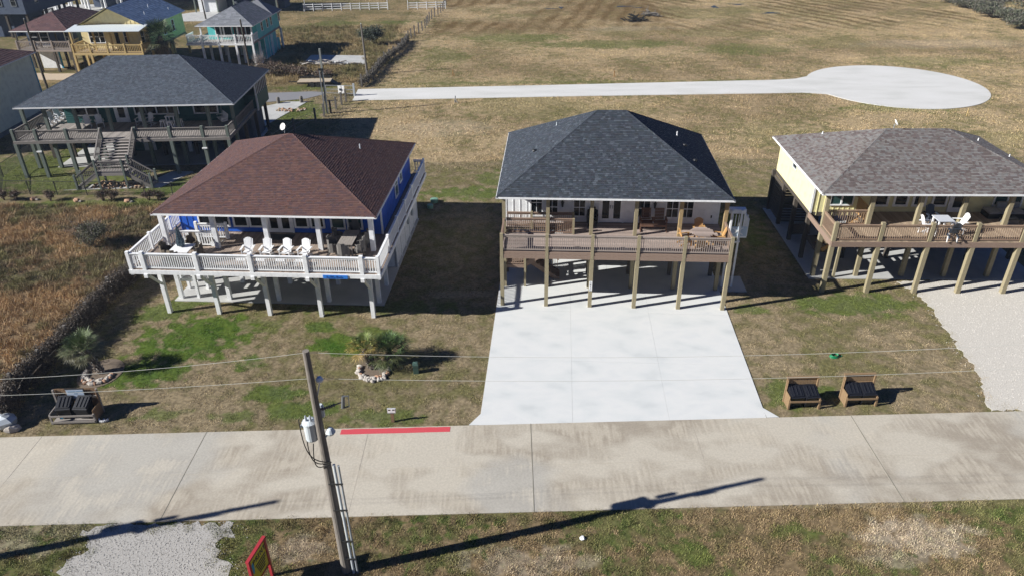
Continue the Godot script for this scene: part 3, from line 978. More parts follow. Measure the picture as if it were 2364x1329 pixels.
	vent_pipe(r, on_roof(-0.38, 12.76, 1.8, 13.25, 5.9, 9.22, 2.9, 9.0), 0.3, 0.04)
	vent_pipe(r, on_roof(-0.38, 12.76, 1.8, 13.25, 5.9, 9.22, 10.4, 8.8), 0.4, 0.05, M.white)
	vent_pipe(r, on_roof(-0.38, 12.76, 1.8, 13.25, 5.9, 9.22, 5.2, 9.3), 0.6, 0.04)
	# white number plate on the third front post
	var s := node(h, "number_plate", P(4.99, 1.14, -0.112))
	pc(s, "plate", -0.085, 0.085, 0.0, 0.62, -0.012, 0.0, M.white_plastic)
	for i in 3:
		text(s, "181"[i], 0.15, Vector3(0, 0.53 - i * 0.135, 0.0125), M.black)
	pc(s, "dash_mark", -0.02, 0.035, 0.17, 0.185, -0.018, -0.0125, M.navy)
	text(s, "C", 0.15, Vector3(-0.01, 0.075, 0.0125), M.navy)

func text(par, words: String, size: float, at: Vector3, m, turn := 0.0, depth := 0.006):
	var t := TextMesh.new()
	t.text = words
	var f := SystemFont.new()
	f.font_names = PackedStringArray(["Droid Sans"])
	f.font_weight = 700
	t.font = f
	t.font_size = 32
	t.pixel_size = size / 32.0
	t.depth = depth
	var o := put(par, "lettering", t, m)
	o.position = at
	o.rotation.y = turn
	return o

func blue_house():
	var h := thing("blue_house", "bright blue stilt house with brown hipped roof and white posts and railings", "house", Vector3(-19.5, 0, -35.86), -0.0635)
	var xs := [-0.06, 2.84, 5.79, 8.76, 11.72]
	var F := 3.42
	keep_clear(local_poly(h, [[-0.36, 1.25], [12.07, 1.33], [11.95, 13.3], [-0.4, 13.3]]))
	var sl := MB.new()
	sl.box(P(-0.38, 0.0, 13.3), P(12.05, 0.06, 1.28))
	put(h, "foundation_slab", sl.mesh(), M.slab_grey)
	for x in xs:
		post(h, x, 0.06, 0.0, 2.96, 0.22, M.white)
		post(h, x, -1.08, 2.98, 4.46, 0.2, M.white, "rail_post")
		for d in [1.6, 3.62]:
			post(h, x, d, 0.06, 2.96, 0.22, M.white)
		post(h, x, 1.6, F, 5.6, 0.25, M.white, "porch_post")
		for d in [6.6, 9.6, 12.6]:
			post(h, x, d, 0.06, 2.96, 0.21, M.white)
		pc(h, "floor_beam", x - 0.1, x + 0.1, 2.96, 3.17, -1.24, 3.6, M.white)
		stick(h, "brace", P(x, 2.97, -0.98), P(x, 1.92, 0.0), 0.12, 0.12, M.white)
	for p in [[0.92, 1.7], [1.02, 2.76], [-0.12, 2.76]]:
		post(h, p[0], p[1], 0.06, 3.1, 0.15, M.white, "stair_post")
	for x in [-0.82, 12.6]:
		post(h, x, -1.08, 3.1, 4.46, 0.17, M.white, "rail_post")
	# white fascia round the deck
	pc(h, "fascia", -0.92, 12.7, 3.16, 3.40, -1.19, -1.13, M.white)
	pc(h, "fascia", -0.95, -0.89, 3.16, 3.40, -1.19, 6.0, M.white)
	pc(h, "fascia", 12.67, 12.73, 3.16, 3.40, -1.13, 13.7, M.white)
	pc(h, "floor_frame", -0.88, 12.66, 3.175, 3.38, -1.12, 1.7, M.white)
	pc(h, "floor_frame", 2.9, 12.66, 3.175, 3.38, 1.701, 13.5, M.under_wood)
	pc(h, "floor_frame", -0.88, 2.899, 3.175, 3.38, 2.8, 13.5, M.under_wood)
	var deck := node(h, "deck")
	deck_strip_depth(deck, M.boards_blue, -0.92, 12.68, F, func(x): return [[-1.15, 13.6]] if x > 11.85 else ([[-1.15, 1.72], [2.78, 3.65]] if x > -0.1 and x < 2.85 else ([[-1.15, 6.0]] if x < -0.1 else [[-1.15, 3.65]])))
	# white railings
	var rx := [-0.82, -0.06, 2.84, 5.79, 8.76, 11.72, 12.6]
	for i in 6:
		railing(h, Vector2(rx[i] + 0.1, -1.08), Vector2(rx[i + 1] - 0.1, -1.08), F, F, 0.92, M.white, 0.118, 0.045, "railing", 0.13)
	for a in [[-0.98, 1.3], [1.3, 3.6], [3.6, 5.9]]:
		railing(h, Vector2(-0.82, a[0]), Vector2(-0.82, a[1] - 0.12), F, F, 0.92, M.white, 0.16, 0.045, "railing", 0.13)
		post(h, -0.82, a[1], 3.2, 4.46, 0.15, M.white, "rail_post")
	for a in [[-0.98, 1.5], [1.5, 4.0], [4.0, 6.4], [6.4, 8.8], [8.8, 11.2], [11.2, 13.6]]:
		railing(h, Vector2(12.6, a[0]), Vector2(12.6, a[1] - 0.1), F, F, 0.92, M.white, 0.16, 0.045, "railing", 0.13)
		post(h, 12.6, a[1], 3.2, 4.46, 0.14, M.white, "rail_post")
	railing(h, Vector2(11.9, 13.6), Vector2(12.5, 13.6), F, F, 0.92, M.white, 0.16, 0.045)
	railing(h, Vector2(0.1, 1.76), Vector2(2.68, 1.76), F, F, 0.92, M.white, 0.14, 0.045, "railing", 0.12)
	railing(h, Vector2(1.2, 2.75), Vector2(2.9, 2.75), F, F, 0.92, M.white, 0.14, 0.045, "railing", 0.12)
	post(h, 1.2, 2.75, 3.2, 4.46, 0.15, M.white, "rail_post")
	post(h, 2.95, 2.75, 3.2, 4.46, 0.15, M.white, "rail_post")
	stair_flight(h, P(2.84, F, 1.82), P(-0.1, 1.35, 1.82), Vector3(0, 0, -0.85), M.white, M.boards_blue[1])
	railing(h, Vector2(0.9, 2.72), Vector2(-0.4, 2.72), 3.0, 2.1, 0.9, M.white, 0.14, 0.045, "stair_railing")
	pc(h, "landing", -0.1, 0.95, 1.1, 1.3, 1.75, 2.9, M.white)
	# walls
	var w = walls(h, -0.2, 11.8, 3.66, 12.85, F + 0.02, 5.62, M.wall_blue)
	battens(w, -0.15, 0.95, F + 0.03, 5.55, 3.66, 0.3, M.wall_blue)
	battens(w, 8.55, 11.7, F + 0.03, 5.55, 3.66, 0.4, M.wall_blue)
	for i in 23:
		pc(w, "batten", 11.8, 11.822, F + 0.03, 5.55, 3.8 + i * 0.4, 3.85 + i * 0.4, M.wall_blue)
	pc(w, "corner_board", 11.76, 11.85, F + 0.03, 5.6, 3.60, 3.72, M.white)
	pc(w, "trim_panel", 2.98, 8.46, 3.78, 5.55, 3.625, 3.659, M.trim_grey)
	for a in [[1.02, 0.8, 1.5], [1.94, 0.8, 1.5], [3.12, 0.72, 1.5], [4.08, 0.74, 1.5], [6.76, 0.66, 1.5], [7.7, 0.66, 1.5]]:
		window(h, P(a[0], 3.86, 3.624 if a[0] > 2.9 else 3.638), 0, a[1], a[2], M.white, M.glass, 1, 1, 0.09)
	for a in [[8.9, 0.68], [9.86, 0.74]]:
		window(h, P(a[0], 3.82, 3.638), 0, a[1], 1.5, M.white, M.glass_green, 1, 2, 0.1)
	double_door(h, P(5.1, F + 0.03, 3.622), 1.4, 2.0, M.white, M.glass)
	pc(h, "door_mat", 5.2, 6.7, F + 0.004, F + 0.016, 2.65, 3.4, M.black)
	window(h, P(11.823, 4.1, 7.6), PI / 2, 0.7, 1.3, M.white, M.glass_green, 1, 2, 0.09)
	window(h, P(11.823, 4.5, 9.1), PI / 2, 0.6, 0.8, M.white, M.glass_green, 1, 1, 0.09)
	# slatted white enclosure under the right side
	var sk := node(h, "slatted_skirt")
	pc(sk, "frame", 11.9, 11.96, 0.06, 3.15, 5.9, 6.05, M.white)
	for i in 5:
		var d0 := 6.05 + i * 1.45
		pc(sk, "frame", 11.9, 11.97, 0.06, 3.15, d0 + 1.32, d0 + 1.45, M.white)
		for k in 14:
			pc(sk, "slat", 11.91, 11.94, 0.2 + k * 0.205, 0.37 + k * 0.205, d0, d0 + 1.32, M.white)
	pc(sk, "back_panel", 11.84, 11.87, 0.06, 3.15, 6.0, 13.2, M.trim_grey)
	pc(sk, "end_panel", 9.9, 11.8, 0.06, 3.0, 5.92, 5.98, M.white)
	pc(sk, "electric_meter", 11.97, 12.08, 1.3, 1.75, 9.6, 9.9, M.galv)
	pc(sk, "electric_meter", 11.97, 12.08, 1.3, 1.75, 11.0, 11.3, M.galv)
	var pal := [Color(0.092, 0.046, 0.042), Color(0.104, 0.052, 0.045), Color(0.082, 0.043, 0.042), Color(0.098, 0.046, 0.038), Color(0.074, 0.041, 0.044), Color(0.114, 0.058, 0.048)]
	var r = hip_roof(h, -0.2, 12.2, 1.0, 13.15, 5.72, 8.27, pal, 0.13, 0.2)
	vent_pipe(r, on_roof(-0.2, 12.2, 1.0, 13.15, 5.68, 8.25, 9.6, 8.8), 0.45, 0.06)
	vent_pipe(r, on_roof(-0.2, 12.2, 1.0, 13.15, 5.68, 8.25, 8.0, 11.8), 0.3, 0.05)
	# name board on the fascia
	var s := node(h, "name_board", P(9.62, 3.15, -1.2))
	pc(s, "board", 0.0, 1.32, 0.0, 0.2, -0.03, 0.0, M.sign_blue)
	for a in [[0.2, 0.05, 0.12], [0.28, 0.09, 0.05], [0.4, 0.03, 0.13], [0.46, 0.05, 0.13], [0.54, 0.03, 0.13], [0.6, 0.07, 0.04], [0.72, 0.03, 0.12], [0.77, 0.05, 0.12], [0.85, 0.08, 0.06], [0.96, 0.03, 0.12], [1.02, 0.06, 0.05]]:
		pc(s, "letter_stroke", a[0], a[0] + a[1], 0.04, 0.04 + a[2], -0.036, -0.031, M.sign_navy)

func local_poly(h: Node3D, pts: Array) -> PackedVector2Array:
	var out := PackedVector2Array()
	for p in pts:
		var q := h.transform * P(p[0], 0, p[1])
		out.append(Vector2(q.x, q.z))
	return out

func yellow_house():
	var h := thing("yellow_house", "pale yellow stilt house with mottled brown grey roof at the right edge", "house", Vector3(18.26, 0, -37.47), -0.035)
	var xs := [0.0, 2.58, 5.34, 7.85, 10.45, 13.05]
	var F := 3.36
	keep_clear(local_poly(h, [[-0.25, 1.6], [13.6, 1.35], [13.6, 12.2], [-0.2, 12.2]]))
	pc(h, "foundation_slab", -0.25, 13.5, 0.0, 0.07, 1.55, 12.1, M.slab_grey)
	for x in xs:
		post(h, x, 0.0, 0.0, 3.05, 0.24, M.post_wood)
		post(h, x, 0.0, 3.051, 4.5, 0.2, M.post_wood, "rail_post")
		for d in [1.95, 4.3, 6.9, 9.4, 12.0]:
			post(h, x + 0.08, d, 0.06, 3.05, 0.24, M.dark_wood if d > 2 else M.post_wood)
		post(h, x + 0.05, 1.95, F, 5.4, 0.23, M.post_wood, "porch_post")
	pc(h, "beam", -0.1, 13.2, 3.02, 3.33, -0.13, -0.06, M.fascia_wood)
	pc(h, "beam", -0.12, -0.05, 3.02, 3.33, -0.05, 4.0, M.fascia_wood)
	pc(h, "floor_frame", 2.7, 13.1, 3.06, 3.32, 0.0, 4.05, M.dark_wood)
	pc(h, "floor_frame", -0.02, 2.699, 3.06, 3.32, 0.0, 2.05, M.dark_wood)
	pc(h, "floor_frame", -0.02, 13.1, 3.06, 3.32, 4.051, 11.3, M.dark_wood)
	var deck := node(h, "deck")
	deck_strip_depth(deck, M.boards_yellow, -0.1, 13.15, F, func(x): return [[-0.1, 2.1]] if x < 2.7 else [[-0.1, 4.05]])
	for i in 5:
		railing(h, Vector2(xs[i] + 0.12, -0.02), Vector2(xs[i + 1] - 0.12, -0.02), F, F, 0.98, M.rail_yellow, 0.122)
	railing(h, Vector2(0, 0.12), Vector2(0, 2.0), F, F, 0.98, M.rail_yellow, 0.13)
	railing(h, Vector2(0.2, 2.06), Vector2(2.55, 2.06), F, F, 0.96, M.rail_yellow, 0.13)
	# steps up from the left behind the rail
	stair_flight(h, P(2.6, F, 2.2), P(0.4, 1.7, 2.2), Vector3(0, 0, -0.9), M.honey_wood, M.boards_yellow[2])
	stick(h, "handrail", P(2.6, 4.2, 2.25), P(0.4, 2.5, 2.25), 0.09, 0.06, M.honey_wood)
	var g := node(h, "stair_gate")
	for i in 7:
		pc(g, "slat", 2.62, 2.66, F + 0.1, F + 1.02, 2.3 + i * 0.22, 2.48 + i * 0.22, M.honey_wood)
	pc(g, "rail", 2.6, 2.7, F + 1.02, F + 1.08, 2.2, 3.95, M.honey_wood)
	railing(h, Vector2(0.3, 4.2), Vector2(0.3, 7.4), 1.7, 0.1, 0.9, M.dark_wood, 0.15, 0.04, "stair_railing")
	pc(h, "landing", 0.1, 1.2, 1.5, 1.68, 2.2, 4.2, M.dark_wood)
	post(h, 1.25, 1.7, 0.06, 3.0, 0.14, M.post_wood, "stair_post")
	# slatted store at the far left corner under the house
	var st := node(h, "slatted_store")
	for i in 13:
		pc(st, "slat", 0.12, 0.16, 0.2 + i * 0.2, 0.35 + i * 0.2, 9.5, 12.0, M.dark_wood)
		pc(st, "slat", 0.17, 2.6, 0.2 + i * 0.2, 0.35 + i * 0.2, 9.42, 9.46, M.dark_wood)
	var w = walls(h, -0.02, 13.1, 4.06, 11.3, 3.1, 5.45, M.wall_yellow)
	for x in [0.35, 0.75]:
		pc(w, "batten", x, x + 0.05, 3.12, 5.4, 4.03, 4.058, M.wall_yellow)
	battens(w, 1.05, 2.6, 3.12, 3.75, 4.06, 0.3, M.wall_yellow)
	pc(w, "corner_board", -0.045, 0.08, 3.12, 5.4, 4.02, 4.055, M.white)
	for a in [[1.1, 0.62], [1.78, 0.62]]:
		window(h, P(a[0], 3.86, 4.04), 0, a[1], 1.4, M.white, M.glass_green, 1, 2, 0.08)
	for a in [[3.8, 0.66], [4.98, 0.66], [6.12, 0.6], [7.28, 0.68]]:
		window(h, P(a[0], 3.86, 4.04), 0, a[1], 1.35, M.white, M.glass, 1, 1, 0.13)
	for a in [[10.9, 0.7], [11.75, 0.7]]:
		window(h, P(a[0], 3.86, 4.04), 0, a[1], 1.4, M.white, M.glass_green, 1, 2, 0.09)
	var dr := node(h, "door", P(8.3, F + 0.02, 4.05))
	pc(dr, "leaf", 0.0, 0.86, 0.0, 2.0, -0.05, 0.0, M.white)
	pc(dr, "pane", 0.17, 0.69, 0.3, 1.85, -0.056, -0.051, M.glass)
	pc(dr, "handle", 0.06, 0.11, 0.95, 1.05, -0.1, -0.051, M.metal)
	pc(dr, "jamb", -0.11, -0.005, 0.0, 2.1, -0.06, 0.0, M.white)
	pc(dr, "jamb", 0.865, 0.97, 0.0, 2.1, -0.06, 0.0, M.white)
	window(h, P(-0.024, 4.75, 8.2), -PI / 2, 0.7, 0.25, M.grey_paint, M.glass, 1, 1, 0.04)
	var pal := [Color(0.165, 0.15, 0.142), Color(0.125, 0.1, 0.095), Color(0.185, 0.172, 0.165), Color(0.148, 0.128, 0.122), Color(0.112, 0.09, 0.086), Color(0.172, 0.166, 0.164)]
	var r = hip_roof(h, -0.45, 13.55, 1.6, 11.9, 5.54, 7.72, pal, 0.13, 0.2)
	vent_pipe(r, on_roof(-0.45, 13.55, 1.6, 11.9, 5.5, 7.72, 1.9, 9.4), 0.25, 0.05, M.white)
	vent_pipe(r, on_roof(-0.45, 13.55, 1.6, 11.9, 5.5, 7.72, 11.2, 8.0), 0.3, 0.05, M.white)
	vent_pipe(r, on_roof(-0.45, 13.55, 1.6, 11.9, 5.5, 7.72, 12.7, 6.8), 0.3, 0.05, M.white)

func teal_house():
	var h := thing("teal_house", "dark teal stilt house with long grey hipped roof and front staircase at the left", "house", Vector3(-39.9, 0, -57.4), 0.035)
	var F := 3.1
	var xs := [0.0, 1.78, 4.2, 6.9, 9.65, 12.4, 15.0, 17.0]
	keep_clear(local_poly(h, [[1.4, 2.0], [17.0, 1.2], [17.0, 12.0], [1.4, 12.0]]))
	pc(h, "foundation_slab", 1.4, 16.9, 0.0, 0.06, 2.2, 12.0, M.slab_grey)
	keep_clear(local_poly(h, [[4.4, -3.0], [11.6, -3.0], [13.2, 0.6], [5.0, 1.8]]))
	var wk := MB.new()
	wk.plate(PackedVector2Array([Vector2(4.4, 3.05), Vector2(11.9, 3.0), Vector2(13.4, -0.4), Vector2(11.6, -0.6), Vector2(10.4, 2.0), Vector2(6.2, 2.0), Vector2(5.6, 3.0)]), 0.0, 0.05)
	put(h, "walk", wk.mesh(), M.slab_grey)
	var deck_x1 := 17.05
	for i in xs.size():
		var x: float = xs[i]
		if i != 4:
			post(h, x, 0.0, 0.0, 2.86, 0.25, M.teal_post)
		post(h, x, 0.05, 2.95, 4.03, 0.2, M.teal_post, "rail_post")
		post(h, x, 2.15, 0.06, 2.86, 0.25, M.teal_post)
		post(h, x, 2.15, F, 5.3, 0.24, M.teal_post, "porch_post")
		for d in [4.7, 8.0, 11.4]:
			post(h, x, d, 0.06, 2.86, 0.25, M.dark_wood)
	pc(h, "beam", -0.1, 17.15, 2.86, 3.07, -0.1, -0.03, M.teal_rail)
	pc(h, "beam", 17.09, 17.15, 2.86, 3.07, -0.03, 8.6, M.teal_rail)
	pc(h, "beam", -0.1, -0.04, 2.86, 3.07, -0.03, 8.0, M.teal_rail)
	pc(h, "floor_frame", -0.03, 17.08, 2.87, 3.06, 0.0, 11.8, M.dark_wood)
	var deck := node(h, "deck")
	deck_strip_depth(deck, M.boards_teal, -0.08, 17.12, F, func(x): return [[-0.1, 4.6]] if x > 1.6 and x < 16 else [[-0.1, 8.0]])
	var rx := [0.0, 1.78, 4.2, 6.85]
	for i in 3:
		railing(h, Vector2(rx[i] + 0.1, 0.05), Vector2(rx[i + 1] - 0.1, 0.05), F, F, 0.8, M.teal_rail, 0.135, 0.04)
	rx = [9.7, 12.4, 15.0, 17.0]
	for i in 3:
		railing(h, Vector2(rx[i] + 0.1, 0.05), Vector2(rx[i + 1] - 0.1, 0.05), F, F, 0.8, M.teal_rail, 0.135, 0.04)
	for s in [0.0, 17.0]:
		for a in [[0.15, 2.05], [2.25, 5.0], [5.1, 8.0]]:
			railing(h, Vector2(s, a[0]), Vector2(s, a[1]), F, F, 0.8, M.teal_rail, 0.2, 0.04)
	# front stairs down to a landing, then two side flights
	stair_flight(h, P(7.0, F, 0.0), P(7.0, 1.35, -2.0), Vector3(2.5, 0, 0), M.teal_rail, M.boards_teal[3])
	railing(h, Vector2(6.95, 0.0), Vector2(6.95, -2.0), F, 1.35, 0.95, M.teal_rail, 0.15, 0.035, "stair_railing")
	railing(h, Vector2(9.55, 0.0), Vector2(9.55, -2.0), F, 1.35, 0.95, M.teal_rail, 0.15, 0.035, "stair_railing")
	pc(h, "landing", 7.3, 9.5, 1.12, 1.35, -3.05, -2.0, M.boards_teal[1])
	railing(h, Vector2(7.35, -3.02), Vector2(9.4, -3.02), 1.35, 1.35, 0.95, M.teal_rail, 0.12, 0.035, "landing_railing")
	for p in [[7.35, -3.05], [9.45, -3.05], [7.35, -2.0], [9.45, -2.0]]:
		post(h, p[0], p[1], 0.0, 2.45, 0.13, M.teal_post, "landing_post")
	stair_flight(h, P(7.3, 1.35, -2.0), P(5.55, 0.1, -2.0), Vector3(0, 0, 1.0), M.teal_rail, M.boards_teal[2])
	stair_flight(h, P(9.5, 1.35, -2.0), P(11.3, 0.1, -2.0), Vector3(0, 0, 1.0), M.teal_rail, M.boards_teal[2])
	for a in [[-3.02], [-1.98]]:
		railing(h, Vector2(7.3, a[0]), Vector2(5.55, a[0]), 1.35, 0.1, 0.95, M.teal_rail, 0.14, 0.035, "stair_railing")
		railing(h, Vector2(9.5, a[0]), Vector2(11.3, a[0]), 1.35, 0.1, 0.95, M.teal_rail, 0.14, 0.035, "stair_railing")
		for x in [5.5, 11.35]:
			post(h, x, a[0], 0.0, 1.25, 0.14, M.teal_post, "landing_post")
	var w = walls(h, 2.0, 16.2, 4.62, 11.8, F, 5.38, M.wall_teal)
	for i in 11:
		pc(w, "siding_board", 2.02, 16.18, F + 0.03 + i * 0.19, F + 0.18 + i * 0.19, 4.598, 4.619, M.wall_teal)
	for a in [[3.0, 0.85, 1.2], [3.95, 0.85, 1.2], [8.0, 0.8, 1.2], [8.92, 0.8, 1.2], [9.84, 0.8, 1.2], [10.76, 0.8, 1.2], [13.0, 0.9, 1.2], [14.0, 0.9, 1.2]]:
		window(h, P(a[0], F + 0.72, 4.597), 0, a[1], a[2], M.white, M.glass, 1, 2, 0.1)
	var dr := node(h, "door", P(6.35, F + 0.02, 4.597))
	pc(dr, "leaf", 0.0, 0.9, 0.0, 2.0, -0.05, 0.0, M.white)
	pc(dr, "pane", 0.18, 0.72, 0.4, 1.85, -0.056, -0.051, M.glass)
	pc(dr, "jamb", -0.13, -0.005, 0.0, 2.1, -0.06, 0.0, M.white)
	pc(dr, "jamb", 0.905, 1.03, 0.0, 2.1, -0.06, 0.0, M.white)
	# screened room at the back right
	var sr := node(h, "screened_room")
	pc(sr, "apron", 16.25, 17.35, 2.9, 4.2, 8.2, 11.9, M.wall_teal)
	for i in 8:
		pc(sr, "mullion", 17.3, 17.35, 4.201, 5.4, 8.2 + i * 0.52, 8.27 + i * 0.52, M.white)
	pc(sr, "screen", 17.27, 17.295, 4.21, 5.4, 8.2, 11.9, M.glass)
	pc(sr, "corner_post", 17.26, 17.39, 2.88, 5.4, 8.06, 8.19, M.white)
	# rooms under the house
	pc(h, "store_room", 4.6, 8.4, 0.07, 2.88, 6.0, 11.0, M.wall_teal)
	pc(h, "store_room_door", 7.3, 8.35, 0.1, 2.2, 5.94, 5.99, M.white)
	pc(h, "store_room", 9.4, 16.6, 0.07, 2.88, 7.6, 11.6, M.wall_slate)
	pc(h, "garage_post", 11.4, 11.7, 0.07, 2.85, 5.4, 5.6, M.white)
	# flood lamps on the outer posts
	for p in [[1.78, 2.2], [15.0, 2.2]]:
		pc(h, "flood_lamp", p[0] - 0.2, p[0] + 0.2, p[1], p[1] + 0.1, -0.26, -0.14, M.white_plastic)
	var pal := [Color(0.058, 0.072, 0.096), Color(0.066, 0.082, 0.108), Color(0.05, 0.062, 0.084), Color(0.076, 0.092, 0.118), Color(0.048, 0.058, 0.077)]
	hip_roof(h, 0.1, 17.6, 1.05, 12.6, 5.5, 8.2, pal, 0.14, 0.2)

# ---------------------------------------------------------------- houses further back
# spec: x range of the building, depth range, floor, eave and ridge heights, porch depth, posts
func back_house(called, label, at: Vector3, turn: float, W: float, D: float, porch: float, F: float, he: float, hr: float, wall_m, post_m, rail_m, pal: Array, side_deck := 0.0, post_w := 0.24) -> Node3D:
	var h := thing(called, label, "house", at, turn)
	var n := int(round(W / 2.4))
	for i in n + 1:
		var x := W * i / n
		for d in [0.0, porch, (porch + D) / 2.0, D]:
			post(h, x, d, 0.0, F - 0.25, post_w, post_m)
		post(h, x, 0.0, F - 0.24, F + 1.05, post_w * 0.7, rail_m, "rail_post")
		post(h, x, porch * 0.55 if i > 0 and i < n else 0.3, F, he - 0.1, 0.16, post_m, "porch_post")
	pc(h, "beam", -side_deck - 0.1, W + 0.1, F - 0.25, F - 0.03, -0.12, -0.05, rail_m)
	pc(h, "floor", -side_deck, W, F - 0.22, F, -0.04, D, M.boards_yellow[2] if rail_m == M.new_wood else M.boards_teal[2])
	railing(h, Vector2(-side_deck, 0.0), Vector2(W, 0.0), F, F, 0.95, rail_m, 0.2, 0.05)
	railing(h, Vector2(-side_deck, 0.1), Vector2(-side_deck, porch), F, F, 0.95, rail_m, 0.25, 0.05)
	railing(h, Vector2(W, 0.1), Vector2(W, porch), F, F, 0.95, rail_m, 0.25, 0.05)
	walls(h, 0.05, W - 0.05, porch, D, F + 0.01, he - 0.05, wall_m)
	if hr > 0:
		hip_roof(h, -0.4, W + 0.4, -0.1, D + 0.4, he, hr, pal, 0.28, 0.5)
	return h

func back_houses():
	# aqua house with white deck
	var grey := [Color(0.17, 0.18, 0.2), Color(0.2, 0.21, 0.235), Color(0.145, 0.155, 0.175)]
	var h = back_house("aqua_house", "small aqua stilt house with grey roof and white railed deck behind the long grey roof", Vector3(-38.6, 0, -95.6), -0.03, 6.4, 11.5, 2.3, 2.95, 5.05, 6.75, M.wall_aqua, M.white, M.white, grey, 1.9)
	for a in [[1.1, 0.9], [2.2, 0.9], [5.0, 0.7]]:
		window(h, P(a[0], 3.4, 2.28), 0, a[1], 1.3, M.white, M.glass, 1, 1, 0.1)
	var dr := node(h, "door", P(3.4, 2.98, 2.28))
	for k in 2:
		pc(dr, "leaf", k * 0.72, k * 0.72 + 0.68, 0.0, 2.0, -0.05, 0.0, plain(0.14, 0.01, 0.02, 0.5))
		pc(dr, "pane", k * 0.72 + 0.13, k * 0.72 + 0.55, 0.35, 1.85, -0.056, -0.051, M.glass_green)
	for d in [3.4, 5.6, 7.2, 10.6]:
		window(h, P(6.352, 3.7, d + 0.6), PI / 2, 0.6, 1.0, M.white, M.glass, 1, 2, 0.08)
	pc(h, "lower_wall", 3.4, 6.38, 0.05, 2.7, 4.4, 9.2, M.wall_aqua)
	pc(h, "stair_screen", 5.2, 6.36, 0.05, 1.6, 9.3, 10.6, M.wall_aqua)
	for d in [4.35, 6.0, 7.6, 9.2]:
		pc(h, "corner_board", 6.385, 6.42, 0.05, 2.7, d - 0.06, d + 0.06, M.wall_white)
	# small rear hip of its L-shaped roof
	var gr := MB.new()
	gr.col = Color(0.17, 0.18, 0.2)
	gr.t3(P(2.0, 5.7, 8.3), P(4.6, 6.75, 9.3), P(6.8, 5.05, 8.0)); gr.t3(P(6.8, 5.05, 8.0), P(4.6, 6.75, 9.3), P(6.8, 5.05, 11.9))
	put(h, "rear_gable", gr.mesh(), M.vertex)

	# cream and lime house with blue-grey gable roof and new timber deck
	h = back_house("cream_house", "cream house with blue grey gable roof and new timber deck behind the grey roof", Vector3(-52.6, 0, -91.4), -0.02, 8.4, 13.0, 2.6, 2.8, 5.4, 0.0, M.wall_lime, M.new_wood, M.new_wood, [], 0.0)
	pc(h, "front_cladding", 0.04, 8.36, 2.82, 5.35, 2.56, 2.6, M.wall_cream)
	for a in [[1.0, 0.55], [1.62, 0.55], [2.24, 0.55], [5.3, 0.5], [7.2, 0.55]]:
		window(h, P(a[0], 3.5, 2.555), 0, a[1], 1.35, M.white, M.glass, 1, 2, 0.07)
	var dd := node(h, "door", P(4.0, 2.84, 2.555))
	pc(dd, "leaf", 0.0, 0.8, 0.0, 2.0, -0.05, 0.0, M.wall_cream)
	pc(dd, "pane", 0.16, 0.64, 0.5, 1.85, -0.056, -0.051, M.glass)
	for d in [6.0, 8.6]:
		window(h, P(8.352, 3.6, d + 0.7), PI / 2, 0.65, 1.3, M.white, M.glass, 1, 2, 0.08)
	var rf := node(h, "roof")
	var metal := MB.new()
	var e0 := P(-0.3, 5.4, 1.9); var e1 := P(8.75, 5.4, 1.9); var p0 := P(4.2, 7.6, 1.9)
	var b0 := P(-0.3, 5.4, 13.4); var b1 := P(8.75, 5.4, 13.4); var p1 := P(4.2, 7.6, 13.4)
	var blue := [Color(0.17, 0.25, 0.39), Color(0.20, 0.28, 0.42), Color(0.15, 0.225, 0.35)]
	var sh := MB.new()
	shingle_face(sh, b0, e0, p0, p1, blue, 0.28, 0.5)
	shingle_face(sh, e1, b1, p1, p0, blue, 0.28, 0.5)
	var so := put(rf, "shingles", sh.mesh(), M.shingle)
	so.set_meta("kind", "stuff")
	metal.q4(e0, p0, p1, b0); metal.q4(b1, p1, p0, e1)
	put(rf, "roof_deck", metal.mesh(), M.wall_cream)
	var ga := MB.new()
	ga.t3(P(0.05, 5.4, 2.6), P(4.2, 7.45, 2.6), P(8.35, 5.4, 2.6))
	put(rf, "gable_wall", ga.mesh(), M.wall_cream)
	for i in 14:
		var x := 0.9 + i * 0.5
		var top := 5.4 + (1.0 - absf(x - 4.2) / 4.2) * 1.95
		pc(rf, "batten", x, x + 0.05, 5.42, top, 2.57, 2.598, M.wall_cream)
	var aw := MB.new()
	aw.frame(MB.along(P(4.2, 5.32, -0.3), P(4.2, 5.62, 2.3)), Vector3(4.5, 0.03, 1.35))
	put(rf, "porch_awning", aw.mesh(), M.grey_paint)
	vent_pipe(rf, P(7.0, 6.2, 5.5), 0.6, 0.06, M.white); vent_pipe(rf, P(6.2, 6.6, 8.5), 0.6, 0.06, M.white); vent_pipe(rf, P(7.6, 5.9, 11.0), 0.5, 0.06, M.white)

	# maroon-roofed house
	var maroon := [Color(0.085, 0.04, 0.042), Color(0.105, 0.052, 0.052), Color(0.075, 0.036, 0.04)]
	h = back_house("maroon_roof_house", "slate grey house with maroon roof beside the cream house", Vector3(-60.8, 0, -94.0), -0.04, 6.6, 11.0, 2.2, 2.75, 4.95, 6.6, M.wall_slate, M.dark_wood, M.rail_grey, maroon)
	for a in [[0.6, 1.0], [1.8, 1.0], [5.0, 0.9]]:
		window(h, P(a[0], 3.2, 2.18), 0, a[1], 1.2, M.white, M.glass, 1, 2, 0.1)
	pc(h, "garage_door", 1.2, 3.6, 0.05, 2.3, 1.9, 1.98, M.white)
	pc(h, "blue_post", 3.7, 3.85, 0.05, 2.5, 1.8, 1.95, M.panel_blue)

	# dark slate house, upper left corner
	h = thing("slate_house", "dark slate blue two storey house on posts at the upper left corner", "house", Vector3(-82.0, 0, -116.0), -0.05)
	pc(h, "upper_wall", 0.0, 10.2, 3.4, 8.2, 0.0, 14.0, M.wall_slate)
